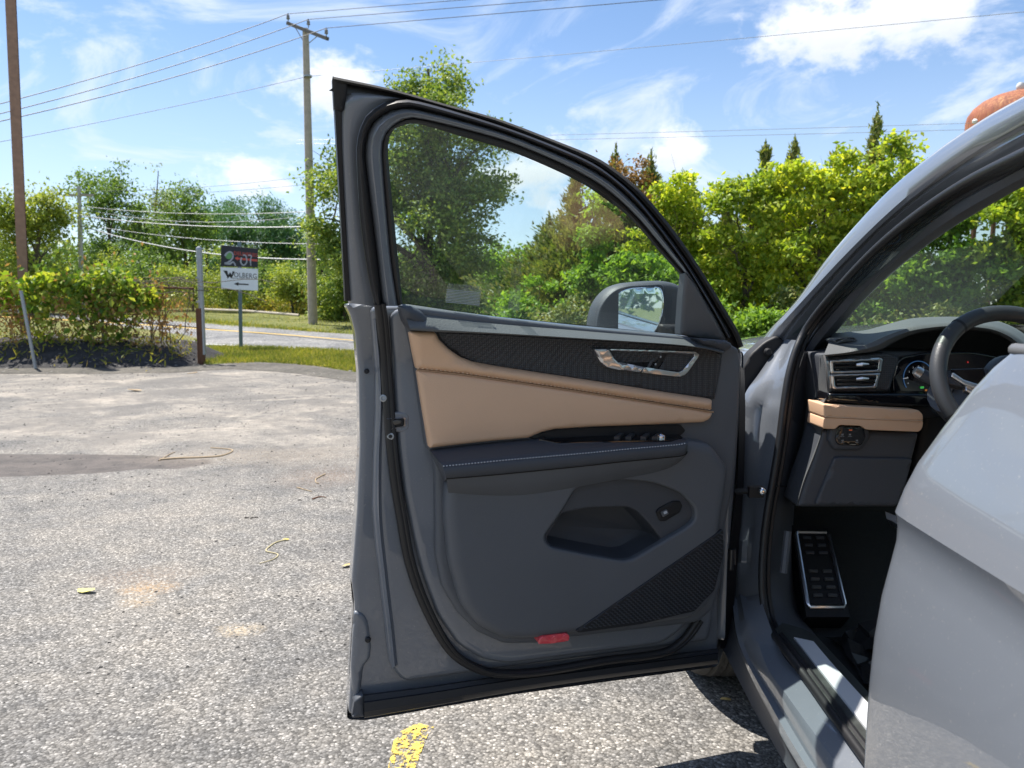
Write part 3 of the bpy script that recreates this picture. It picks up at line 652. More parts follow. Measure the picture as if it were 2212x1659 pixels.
# vines over it
g1 = np.random.default_rng(9); C = []; A = []
def vine(n, x0, x1, zc, zs, dy=.18):
    x = x0+(x1-x0)*g1.random(n); z = zc(x) + zs*g1.normal(size=n); y = FY - .1 + dy*g1.normal(size=n)
    return np.stack([x, y, z], 1)
dens = lambda x: (np.sin(x*1.9)+np.sin(x*4.3+1))*.12
topz = lambda x: 1.95 - .06*np.maximum(0, x+13) + dens(x)
C1 = vine(5200, -20, -7.6, lambda x: topz(x)+.02, .13)
C2 = vine(1300, -20, -7.9, lambda x: topz(x)-.3, .2)
C3 = np.concatenate([vine(170, xc-.22, xc+.22, lambda x: 1.15+0*x, .36) for xc in (-19, -18.2, -16.2, -15.7, -13.7, -12.2, -10.2, -9.3, -8.9, -8.5)])
C4 = vine(160, -15.5, -12.0, lambda x: 1.1+0*x, .3)
C = np.concatenate([C1, C2, C3, C4]); C = C[C[:, 2] > .35]
vn = empty('climbing_vine', (-12, 16.7, .5), 'green grape vine with withered hanging leaves over the fence', 'vine')
tag(leafcloud('leaves', C, g1.normal(size=C.shape)+np.array([0, -.4, -.5]), .14*(.5+.9*g1.random(len(C))), .12*(.5+.9*g1.random(len(C))), lf_fence, vn, seed=3), kind='stuff')
D1 = np.concatenate([vine(150, xc-.15, xc+.15, lambda x: 1.15+0*x, .45) for xc in (-15.2, -14, -12.6, -11.4, -10.8, -9.7, -9.0, -8.6, -8.2, -7.7)] + [vine(700, -12, -7.0, lambda x: 1.3-.05*(x+12), .3)])
tag(leafcloud('withered_leaves', D1, g1.normal(size=D1.shape)+np.array([0, 0, -1]), .1*(.5+.9*g1.random(len(D1))), .06, lf_dry, vn, seed=4), kind='stuff')
mb = MB()
for i in range(46):
    x = -20+13*g1.random(); z0 = .5; pts = [Vector((x, FY-.05, z0))]
    for j in range(6): pts.append(pts[-1]+Vector((g1.normal()*.09, g1.normal()*.04, .24)))
    mb.tube(pts, [.012, .011, .01, .009, .008, .006, .004], 5)
for i in range(14):
    x = -19+11.8*g1.random(); pts = [Vector((x, FY-.1, 1.9))]
    for j in range(6): pts.append(pts[-1]+Vector((.35, g1.normal()*.06, g1.normal()*.06-.03)))
    mb.tube(pts, .008, 5)
mb.build('stems', m_bark, vn)
C = vine(2600, -20, -7.2, lambda x: .55+0*x, .14, .5); C[:, 2] = np.array([bankz(c[0], c[1]) for c in C]) + .3*g1.random(len(C))**2
tag(leafcloud('bank_weeds', C, g1.normal(size=C.shape)*.6+np.array([0, 0, .6]), .14*(.5+g1.random(len(C))), .04, lf_weed, None, seed=6), 'sparse dry weeds growing along the crest of the bank', 'weeds', kind='stuff')
# stones on the bank and lot: real chips
mb = MB()
def chip(mb, c, s):
    v = []
    for k in range(6):
        a = k*math.pi/3+random.random()*.5; v.append((c[0]+math.cos(a)*s*(.6+.5*random.random()), c[1]+math.sin(a)*s*(.6+.5*random.random()), c[2]))
    v.append((c[0]+random.uniform(-.3, .3)*s, c[1]+random.uniform(-.3, .3)*s, c[2]+s*random.uniform(.25, .6))); mb.add(v, [(k, (k+1) % 6, 6) for k in range(6)])
for i in range(900):
    x = random.uniform(-15, -6.6); y = 15+random.random()*2; chip(mb, (x, y, bankz(x, y)-.005), random.uniform(.015, .05))
tag(mb.build('bank_stones', M('cinder_stone', (.13, .125, .12), .9, var=.6, vscale=2), None, False), 'loose cinder stones on the slope of the dark bank', 'stones', kind='stuff')
mb = MB()
for i in range(420):
    d = 2.4+13*random.random()**1.3; x = random.uniform(-.72, .25)*d; chip(mb, (x, d, .001), random.uniform(.003, .011)*(1+.06*d))
for i in range(1500):
    d = 5+10.5*random.random(); x = random.uniform(-.72, .1)*d; chip(mb, (x+.4*math.sin(d*3), d, .001), random.uniform(.006, .017)*(.6+.07*d))
for i in range(90):
    q = G(random.gauss(480, 190), random.gauss(1300, 70)); chip(mb, (q.x, q.y, .001), random.uniform(.005, .014))
tag(mb.build('loose_grit', M('dark_grit', (.035, .033, .032), .9), None, False), 'small black chips of stone scattered over the asphalt', 'grit', kind='stuff')
mb = MB()
for i in range(1500):
    p = e[int(random.random()*79)]; x = p.x+random.uniform(-.3, .3); y = p.y+random.gauss(.1, .35); chip(mb, (x, y, terr(x, y)+.02), random.uniform(.012, .04))
tag(mb.build('edge_gravel', M('edge_stone', (.2, .185, .165), .9, var=.6, vscale=1.2), None, False), 'loose gravel stones along the far edge of the lot', 'gravel', kind='stuff')

# trees standing behind the viewer: seen only in the mirror and in the paint
BT = ['tree behind the viewer by the lot corner', 'tree behind the viewer mirrored in the car paint', 'bushy tree behind the viewer facing the side mirror', 'tree behind the viewer on the far lot side', 'tree behind the viewer beyond the car tail', 'tree behind the viewer along the lot side']
for i, (x, y, h) in enumerate(((-20, -14, 8), (-13, -20, 9), (-5, -22, 8), (4, -21, 9), (12, -18, 9), (-24, -4, 8))):
    tree('leafy_tree', (x, y, 0), [(x, y, h*.72, 2.2, 2.2, h*.28), (x+1.6, y, h*.5, 2, 2, h*.28), (x-1.7, y+.5, h*.48, 2, 2, h*.28), (x+.2, y+1.2, h*.3, 2.8, 2, h*.26)], lf_far, BT[i], group='trees behind the viewer', ncl=90, nleaf=45, sig=.5, leaf=.36, seed=200+i)

# ------------------------------------------------------------------ poles, wires, sign, water tower
pole = empty('utility_pole', (wx(676, 33), 33, terr(0, 33)), 'tall wooden utility pole with a crossarm beyond the road', 'utility pole')
pb = G(676, 700); PD = pb.y
pt = U(660, 62, PD)
MB().tube([pb - Vector((0, 0, .3)), pb.lerp(pt, .5), pt], [.2, .17, .125], 14).build('shaft', m_polewood, pole)
ca_, cb_ = U(621, 52, PD-.6), U(708, 85, PD-1.6); ca_ = U(621, 50, PD+.9); cb_ = U(708, 84, PD-1.4)
ax = (cb_-ca_).normalized(); rot = ax.to_track_quat('X', 'Z').to_matrix()
mb = MB(); mb.box(ca_.lerp(cb_, .5), ((cb_-ca_).length, .11, .13), rot); mb.build('crossarm', M('crossarm_wood', (.09, .085, .08), .85, var=.3, vscale=6), pole)
for k in (.18, .78):
    q = ca_.lerp(cb_, k); MB().tube([q, pt.lerp(pb, .055)], .02, 6).build('brace', m_galv, pole)
ins = []
for k, base in ((0.02, None), (.5, pt), (.97, None)):
    q = ca_.lerp(cb_, k) if base is None else base + Vector((.12, 0, -.02)); mb = MB()
    mb.lathe([(.02, 0), (.02, .1), (.07, .11), (.075, .16), (.045, .18), (.065, .2), (.065, .25), (.03, .28), (.03, .33), (0, .335)], q + Vector((0, 0, .06)), 'z', 12); mb.build('insulator', m_insul, pole); ins.append(q + Vector((0, 0, .38)))
q = U(665, 165, PD-.15); mb = MB(); mb.tube([q+Vector((0, 0, -.03)), q+Vector((0, 0, .03))], .17, 12); mb.build('band_clamp', m_galv, pole)
WG = 'overhead wires'
def wire(a, b, sag, r, label, mat=m_wiredark, n=28):
    a = Vector(a); b = Vector(b)
    p = [a.lerp(b, k/n) - Vector((0, 0, sag*4*(k/n)*(1-k/n))) for k in range(n+1)]
    return tag(MB().tube(p, r, 5).build('overhead_wire', mat), label, 'wire', WG)
wire(ins[0], U(-260, 288, 24), .25, .016, 'topmost wire running left from the pole crossarm')
wire(ins[1], U(-260, 305, 24), .3, .016, 'middle wire running left from the pole crossarm')
wire(ins[2], U(-260, 316, 23), .3, .016, 'lowest crossarm wire running left across the sky')
wire(ins[0], U(1650, -52, 30), .0, .013, 'topmost wire running right from the pole crossarm')
wire(ins[1], U(1700, -40, 29), .0, .013, 'middle wire running right from the pole crossarm')
wire(ins[2], U(1750, -28, 28), .0, .013, 'lowest crossarm wire running right across the sky')
wire(q, U(-260, 355, 25), .1, .010, 'thin lone wire sloping left below the crossarm wires')
wire(q, U(2500, -2, 22), .05, .008, 'long thin wire crossing the big white cloud', m_wire)
# small far pole and its wires
fp = empty('utility_pole', (wx(176, 44), 44, .98), 'small far grey utility pole beside the vine fence', 'utility pole')
a, bq = U(170, 402, 44), U(178, 668, 44); MB().tube([bq, a], [.15, .1], 10).build('shaft', M('grey_pole', (.42, .41, .39), .8, var=.2, vscale=3), fp)
mb = MB(); mb.box(a+Vector((0, 0, -.5)), (1.6, .1, .12)); mb.build('crossarm', m_polewood, fp)
for (pa, pz, db, sg, r, lb, mt) in (((172, 412), (665, 381), 34, .2, .008, 'highest thin wire from the small pole to the tall pole', m_wiredark), ((172, 418), (665, 398), 34, .2, .008, 'second thin wire from the small pole to the tall pole', m_wiredark), ((172, 445), (668, 457), 36, .25, .016, 'pale wire just above the round pine middle', m_wire), ((172, 450), (668, 466), 36, .5, .012, 'sagging pale wire just below the uppermost pale wire', m_wire), ((175, 466), (740, 487), 36, .3, .024, 'thick pale cable crossing the round pine', m_wire), ((176, 484), (740, 527), 35, .3, .013, 'thin wire between the two thick pale cables', m_wire), ((176, 488), (740, 560), 33, .55, .028, 'lowest thick cable passing behind the road sign', m_wire)):
    wire(U(*pa, 44), U(*pz, db), sg, r, lb, mt)
for (y0, y1, d0, d1, lb) in ((293, 255, 45, 40, 'upper of two thin wires left of the water tower'), (301, 270, 45, 40, 'lower of two thin wires left of the water tower')):
    wire(U(640, y0+10, d0), U(2420, y1, d1), .1, .011, lb, m_wire)
# rusty steel column on the left
st = empty('steel_column', (wx(50, 18), 18, .3), 'tall rusty steel beam post rising behind the vine fence', 'post')
b0, t0 = U(52, 640, 18), U(20, -70, 18); axv = (t0-b0).normalized(); rot = axv.to_track_quat('Z', 'Y').to_matrix() @ Matrix.Rotation(R(28), 3, 'Z')
L_ = (t0-b0).length + 1.0; mid = b0.lerp(t0, .5) - axv*.5
MB().box(mid + rot @ Vector((-.11, 0, 0)), (.022, .2, L_), rot).build('flange', m_rustpale, st, False)
MB().box(mid, (.2, .018, L_), rot).build('web', m_rust, st, False)
MB().box(mid + rot @ Vector((.11, 0, 0)), (.022, .2, L_), rot).build('flange', m_rust, st, False)
# road sign
sg = empty('road_sign', G(520, 755), 'two stacked direction signs, black above white, on a steel post', 'sign')
sb = G(520, 755); SD = sb.y
fr = Frame((sb.x, SD-.06, 0), (1, .18, 0), (.18, -1, 0))
m_sblack = M('sign_black', (.02, .021, .03), .5, var=.2, vscale=3); m_swhite = M('sign_white', (.86, .88, .92), .5, var=.06, vscale=3)
m_sred = M('sign_red', (.62, .09, .06), .5); m_sink = M('sign_ink', (.012, .012, .014), .6); m_sgreen = M('sign_green', (.15, .35, .12), .6); m_spray = M('spray_paint', (.4, .42, .47), .7, var=.3, vscale=9)
a = U(517, 545, SD)
mb = MB(); mb.box((0, 0, 0), (.05, .03, 2.9)); 
for s_ in (-1, 1): mb.box((.035*s_, -.008, 0), (.028, .012, 2.9))
for k in range(54): mb.box((0, -.018, -1.4+k*.052), (.014, .008, .02))
ps = mb; pv = [Vector((sb.x - .0 + (a.x-sb.x)*((v_.z+1.4)/2.9) + v_.x, SD + v_.y + .03, sb.z + 1.4 + v_.z)) for v_ in ps.v]
mesh('post', pv, ps.f, M('green_grey_steel', (.17, .23, .25), .5, .4), sg, False)
def panel(name, quad, mat, w0=-.015, w1=.015):
    return pillow(name, fr, quad, w0, w1, .006, mat, sg, rnd=.012, nr=2, back=True)
up = panel('upper_panel', [(477, 529), (557, 537), (557, 578), (477, 575)], m_sblack)
lo_ = panel('lower_panel', [(476, 577), (557, 581), (557, 628), (478, 624)], m_swhite)
def textpx(name, body, c, hgt, mat, parent, fr, w, wid=None, mirror=False, rot=0.0, sk=0.0):
    v, f = text_geo(body); v = np.array(v); ext = v.max(0)-v.min(0); v = v - (v.max(0)+v.min(0))/2
    s0, z0 = fr.px(c[0], c[1], w); s1, z1 = fr.px(c[0], c[1]+hgt, w); k = abs(z1-z0)/ext[1]; kx = k
    if wid: s2, _ = fr.px(c[0]+wid, c[1], w); kx = abs(s2-s0)/ext[0]
    sx = 1 if fr.u.x > 0 else -1
    if mirror: sx = -sx
    cr, sr = math.cos(rot), math.sin(rot); out = []
    for q in v:
        x, y = q[0]*kx, q[1]*k; x, y = x*cr-y*sr, x*sr+y*cr; out.append(fr.P(s0 + sx*x, z0 + y + sk*x, w))
    return mesh(name, out, f, mat, parent, False, recalc=False)
def polypx(name, pts, mat, parent, fr, w, rnd=.002): return tris_fill(name, fr, pts, w, mat, parent, rnd=rnd)
def strokepx(name, pts, r, mat, parent, fr, w):
    p = crom([Vector((*fr.px(*q, w), 0)) for q in pts]); v = []
    for i, q in enumerate(p):
        t_ = (p[min(i+1, len(p)-1)]-p[max(i-1, 0)]).normalized(); nn = Vector((-t_.y, t_.x, 0)); rr = r*(.75+.35*noise.noise(q*9)+.25)
        v += [fr.P((q+nn*rr).x, (q+nn*rr).y, w), fr.P((q-nn*rr).x, (q-nn*rr).y, w)]
    return mesh(name, v, [(2*i, 2*i+1, 2*i+3, 2*i+2) for i in range(len(p)-1)], mat, parent, False, recalc=False)
textpx('lettering', 'DELIVERIES', (531, 549), 7.5, m_sred, up, fr, .0185, wid=50, sk=-.09)
polypx('red_arrow', [(507, 558), (514, 553.5), (514, 556.5), (556, 560.5), (556, 565), (514, 560.5), (514, 563)], m_sred, up, fr, .0182)
polypx('emblem', [(487, 549), (491, 545), (497, 545), (501, 549), (501, 556), (496, 560), (490, 559), (487, 555)], m_sgreen, up, fr, .0182, .02)
strokepx('spray_tag', [(486, 553), (490, 547), (497, 544), (503, 549), (502, 558), (494, 566), (486, 569), (496, 570), (504, 566), (509, 574)], .02, m_spray, up, fr, .0205)
strokepx('spray_tag', [(522, 556), (520, 566), (526, 573), (533, 566), (531, 553), (525, 551)], .018, m_spray, up, fr, .0205)
strokepx('spray_tag', [(536, 551), (543, 553), (541, 562), (542, 574)], .014, m_spray, up, fr, .0212)
polypx('letter', [(482, 584), (491, 585), (493, 594), (497, 588), (501, 594), (502, 586), (507, 586.5), (500, 602), (496, 597), (492, 602), (488, 593)], m_sink, lo_, fr, .0182)
textpx('lettering', 'OLBERG', (530, 595), 10.5, m_sink, lo_, fr, .0182, wid=49, sk=-.07)
mb = MB()
for k in range(17):
    s_, z_ = fr.px(501+k*3.15+random.random(), 601.5+k*.16, .018); w_ = .012+.02*random.random()
    mb.add([fr.P(s_-.004, z_, .0182), fr.P(s_+w_, z_, .0182), fr.P(s_+w_, z_+.018, .0182), fr.P(s_-.004, z_+.018, .0182)], [(0, 1, 2, 3)])
tag(mb.build('small_lettering', m_sink, lo_, False), kind='stuff')
polypx('black_arrow', [(505, 613), (515, 609.5), (515, 612), (537, 613.5), (537, 616), (515, 615), (515, 617.5)], m_sink, lo_, fr, .0182)
for py in (577, 533, 624): 
    s_, z_ = fr.px(518, py, .018); mb = MB(); mb.lathe([(.016, 0), (.012, .008), (0, .01)], fr.P(s_, z_, .018), 'y', 8); mb.build('bolt', m_galv, sg)
# old pipe rail lying in the far verge
a, bq = G(437, 668, .25), G(646, 681, .2); tag(MB().tube([a, a.lerp(bq, .5)+Vector((0, 0, .05)), bq], .06, 8).build('fallen_pole', M('bleached_wood', (.42, .37, .3), .85, var=.3)), 'long pale pole lying in the far verge before the weeds', 'pole')
# rusty water tower
m_tower = bpy.data.materials.new('rust_streaked_tank'); m_tower.use_nodes = True; t, b = nodes(m_tower)
co = t.nodes.new('ShaderNodeTexCoord').outputs['Object']
c = ramp(t, tnoise(t, co, 3.2, 7, .72, 0, (1.2, 1.2, .1)), [(.3, (.09, .028, .014)), (.46, (.22, .065, .03)), (.58, (.36, .15, .055)), (.7, (.45, .27, .12))])
c = tmix(t, ramp(t, tnoise(t, co, .9, 5), [(.4, (0,)*3), (.7, (.7,)*3)]), c, (.28, .07, .04)); t.links.new(c, b.inputs['Base Color']); b.inputs['Roughness'].default_value = .8
TD = 90; tp = U(2204, 196, TD); tr_ = 97/F*TD
tw = empty('water_tower', (tp.x, TD, 1.2), 'rusty red domed water tower tank above the windscreen pillar', 'water tower')
mb = MB(); mb.lathe([(0, 0), (tr_*.25, -.12), (tr_*.5, -.5), (tr_*.72, -1.05), (tr_*.88, -1.75), (tr_*.97, -2.5), (tr_, -3.2), (tr_, -6.0), (tr_*1.06, -6.05), (tr_*1.06, -6.25), (tr_*.97, -6.3), (tr_*.8, -7.8), (tr_*.4, -8.8), (0, -9.1)], (tp.x, TD, tp.z), 'z', 48); mb.build('tank', m_tower, tw)
mb = MB(); mb.lathe([(.3, -.3), (.3, 0), (.42, .15), (.45, .45), (.3, .75), (0, .85)], (tp.x, TD, tp.z+.1), 'z', 16); mb.build('finial', M('white_finial', (.6, .6, .6), .5), tw)
for k in range(6):
    a_ = k*math.pi/3+.3; x_, y_ = math.cos(a_)*tr_, math.sin(a_)*tr_
    MB().tube([(tp.x+x_*1.1, TD+y_*1.1, 1), (tp.x+x_, TD+y_, tp.z-5)], .28, 8).build('leg', m_rust, tw)
MB().tube([(tp.x, TD, 1), (tp.x, TD, tp.z-8)], .6, 12).build('riser_pipe', m_rust, tw)
for k in range(20):
    a_ = k*math.pi/10; mb = MB(); x_, y_ = math.cos(a_)*tr_*1.12, math.sin(a_)*tr_*1.12; mb.tube([(tp.x+x_, TD+y_, tp.z-6.2), (tp.x+x_, TD+y_, tp.z-5.1)], .05, 5); mb.build('rail_post', m_galv, tw)
mb = MB(); mb.lathe([(tr_*1.12-.04, -5.12), (tr_*1.12+.04, -5.12), (tr_*1.12+.04, -5.04), (tr_*1.12-.04, -5.04), (tr_*1.12-.04, -5.12)], (tp.x, TD, tp.z), 'z', 40); mb.build('hand_rail', m_galv, tw)
q = U(2106, 263, TD-1); mb = MB(); mb.lathe([(0, -.3), (.25, -.15), (.3, .1), (.15, .3), (0, .35)], q, 'z', 12); mb.build('warning_lamp', M('lamp_white', (.7, .7, .7), .4), tw)

# ------------------------------------------------------------------ litter on the lot
m_twig = M('dry_twig', (.34, .26, .17), .9, var=.3, vscale=20); m_dleaf = M('dead_leaf', (.45, .33, .13), .8, var=.35, vscale=30); m_dirt = M('dark_clod', (.04, .035, .03), .95)
def litter(name, pts, r, label, mat=m_twig, cat='twig'):
    p = crom([G(*q, .006) for q in pts], 5); return tag(MB().tube(p, [r*(1-.6*i/len(p)) for i in range(len(p))], 6).build(name, mat), label, cat)
litter('twig', [(345, 993), (385, 990), (440, 988), (480, 984), (502, 972), (455, 967)], .014, 'long curved bleached twig lying on the asphalt beyond the dark patch')
litter('twig', [(343, 995), (365, 982), (378, 976)], .007, 'short straight twig beside the long curved twig')
litter('twig', [(702, 1024), (690, 1030), (682, 1035), (683, 1042), (690, 1044)], .007, 'hooked twig nearest the door edge on the asphalt')
litter('twig', [(642, 1053), (660, 1058), (674, 1062)], .006, 'pale short twig left of the hooked twig')
litter('twig', [(675, 1078), (690, 1073), (705, 1074)], .006, 'dark reddish twig below the hooked twig', m_rust)
litter('twig', [(622, 1165), (600, 1170), (585, 1178), (575, 1190), (600, 1197), (590, 1208), (560, 1217)], .005, 'thin zigzag yellowish stem lying on the asphalt', M('straw', (.5, .43, .25), .8))
litter('twig', [(425, 806), (405, 808)], .03, 'short stub of wood at the far lot edge', m_twig)
def leaf(px, py, s, label, mat=m_dleaf, rz=0.0):
    q = G(px, py, .004); g = []; n = 8
    for k in range(n):
        a_ = 2*math.pi*k/n; rr = s*(.75+.35*random.random()); x, y = math.cos(a_)*rr, math.sin(a_)*rr*.55
        x, y = x*math.cos(rz)-y*math.sin(rz), x*math.sin(rz)+y*math.cos(rz); g.append((q.x+x, q.y+y, q.z+.25*s*(.4+random.random())))
    g.append((q.x, q.y, q.z+.01)); return tag(mesh('fallen_leaf', g, [(k, (k+1) % n, n) for k in range(n)], mat, None, False), label, 'leaf')
leaf(750, 1223, .035, 'tan curled leaf just beside the door edge', rz=.8); leaf(618, 1166, .022, 'yellow leaf at the end of the zigzag stem', M('yellow_leaf', (.6, .5, .14), .8))
leaf(290, 846, .13, 'brown crumpled leaf clump alone on the far asphalt', m_twig); leaf(185, 1279, .05, 'flat bright yellow strip lying on the asphalt', M('yellow_scrap', (.66, .6, .16), .7), rz=-.2)
leaf(75, 797, .2, 'pale broken board piece at the foot of the bank', m_twig); leaf(1568, 1512, .02, 'small pale leaf in the sun under the car', m_dleaf)
q = G(545, 1120, .0); mb = MB(); [chip(mb, (q.x+random.uniform(-.05, .05), q.y+random.uniform(-.02, .02), 0), random.uniform(.008, .022)) for _ in range(16)]
tag(mb.build('dirt_clod', m_dirt, None, False), 'dark clod of dirt on the asphalt beyond the zigzag stem', 'clod')
# worn yellow paint on the lot
m_paint = bpy.data.materials.new('worn_yellow_paint'); m_paint.use_nodes = True; t, b = nodes(m_paint)
co = t.nodes.new('ShaderNodeTexCoord').outputs['Object']
b.inputs['Base Color'].default_value = (.62, .44, .07, 1); b.inputs['Roughness'].default_value = .7
a1 = tmath(t, 'ADD', tmath(t, 'MULTIPLY', tnoise(t, co, 75, 4, .7), .6), tmath(t, 'MULTIPLY', tnoise(t, co, 14, 4, .7), .4))
t.links.new(ramp(t, a1, [(.47, (0,)*3), (.53, (1,)*3)]), b.inputs['Alpha'])
pp = [(838, 1659), (850, 1600), (872, 1572), (905, 1562), (938, 1570), (925, 1585), (915, 1610), (900, 1650), (880, 1700), (815, 1720)]
tag(mesh('paint_mark', [G(*q_, .006) for q_ in pp], [tuple(range(len(pp)))], m_paint, None, False), kind='structure')

# ================================================================== the car
FWD = Vector((.03, 1, 0)).normalized()
def CP(lat, y, z): return Vector((lat + .03*y, y, z))
def Z(px, py, z):
    r = ray(px, py); d = (z - CAMH)/r.z; return Vector((r.x*d, d, z))
car = empty('car', (1.5, 1.5, 0), 'grey car with its driver door wide open and tan leather trim', 'car')
m_car = bpy.data.materials.new('grey_car_paint'); m_car.use_nodes = True; t, b = nodes(m_car)
co = t.nodes.new('ShaderNodeTexCoord').outputs['Object']
b.inputs['Roughness'].default_value = .32; b.inputs['Coat Weight'].default_value = 1; b.inputs['Coat Roughness'].default_value = .025
dst = ramp(t, tnoise(t, co, 180, 3, .6), [(.64, (0,)*3), (.72, (.55,)*3)])
t.links.new(tmix(t, dst, (.148, .162, .187), (.28, .275, .26)), b.inputs['Base Color'])
bp = t.nodes.new('ShaderNodeBump'); bp.inputs['Strength'].default_value = .035; bp.inputs['Distance'].default_value = .01
t.links.new(tnoise(t, co, 9, 2), bp.inputs['Height']); t.links.new(bp.outputs[0], b.inputs['Coat Normal'])
m_trim = M('dark_grey_plastic', (.1, .107, .121), .5, bump=.25, bscale=420, var=.1, vscale=5)
m_trim2 = M('charcoal_soft_trim', (.056, .061, .073), .55, bump=.25, bscale=420, var=.1, vscale=5)
m_pad = M('grained_belt_pad', (.1, .105, .11), .55, bump=.5, bscale=260, var=.06, vscale=5)
m_tan = M('tan_leather', (.70, .45, .29), .5, bump=.35, bscale=330, var=.07, vscale=6)
m_tanseam = M('tan_stitching', (.7, .5, .34), .6); m_stitch = M('pale_stitching', (.6, .6, .6), .6)
m_rub = M('black_rubber', (.014, .014, .016), .45, bump=.15, bscale=300); m_felt = M('black_felt_seal', (.02, .019, .018), .95, bump=1.0, bscale=500, var=.5, vscale=300)
m_pblack = M('piano_black', (.006, .006, .008), .06, coat=.5); m_black = M('matt_black', (.008, .008, .01), .6)
m_sat = M('satin_chrome', (.74, .75, .77), .28, 1.0); m_chr = M('bright_chrome', (.8, .8, .82), .08, 1.0)
m_carpet = M('black_carpet', (.022, .024, .023), .95, bump=1.0, bscale=300, var=.5, vscale=120)
m_alu = M('brushed_scuff_plate', (.7, .71, .73), .35, .25); m_red = M('red_reflector', (.75, .07, .09), .2, coat=1, bump=.5, bscale=250)
def glassmat(name, tint, dirt=.0):
    m = bpy.data.materials.new(name); m.use_nodes = True; t = m.node_tree; t.nodes.clear()
    tr = t.nodes.new('ShaderNodeBsdfTransparent'); tr.inputs[0].default_value = (*tint, 1)
    gl = t.nodes.new('ShaderNodeBsdfGlossy'); gl.inputs['Roughness'].default_value = .0
    lw = t.nodes.new('ShaderNodeLayerWeight'); lw.inputs[0].default_value = .5
    fr_ = tmath(t, 'ADD', tmath(t, 'MULTIPLY', tmath(t, 'POWER', lw.outputs['Facing'], 5.0), .9), .075)
    mx = t.nodes.new('ShaderNodeMixShader'); t.links.new(fr_, mx.inputs[0]); t.links.new(tr.outputs[0], mx.inputs[1]); t.links.new(gl.outputs[0], mx.inputs[2])
    o = t.nodes.new('ShaderNodeOutputMaterial'); last = mx.outputs[0]
    if dirt:
        co = t.nodes.new('ShaderNodeTexCoord').outputs['Object']; df = t.nodes.new('ShaderNodeBsdfDiffuse'); df.inputs[0].default_value = (.5, .52, .5, 1)
        m2 = t.nodes.new('ShaderNodeMixShader'); t.links.new(ramp(t, tnoise(t, co, 5, 8, .75), [(.35, (0,)*3), (.8, (dirt,)*3)]), m2.inputs[0]); t.links.new(last, m2.inputs[1]); t.links.new(df.outputs[0], m2.inputs[2]); last = m2.outputs[0]
    t.links.new(last, o.inputs[0]); return m
m_glass = glassmat('door_glass', (.8, .9, .88), .13); m_wind = glassmat('windscreen_glass', (.72, .82, .76), .06)
m_film = glassmat('clear_film', (.86, .88, .86), .75)
m_mirror = M('mirror_silver', (.86, .88, .88), .01, 1.0)
# woven insert: real small relief pattern
m_weave = bpy.data.materials.new('woven_dark_insert'); m_weave.use_nodes = True; t, b = nodes(m_weave)
co = t.nodes.new('ShaderNodeTexCoord').outputs['Object']; vv = t.nodes.new('ShaderNodeTexVoronoi'); vv.inputs['Scale'].default_value = 190; vv.inputs['Randomness'].default_value = .15; t.links.new(co, vv.inputs['Vector'])
t.links.new(ramp(t, vv.outputs['Distance'], [(.15, (.062, .066, .076)), (.6, (.02, .021, .026))]), b.inputs['Base Color']); b.inputs['Roughness'].default_value = .35; tbump(t, b, tmath(t, 'MULTIPLY', vv.outputs['Distance'], -1), .6, .003)

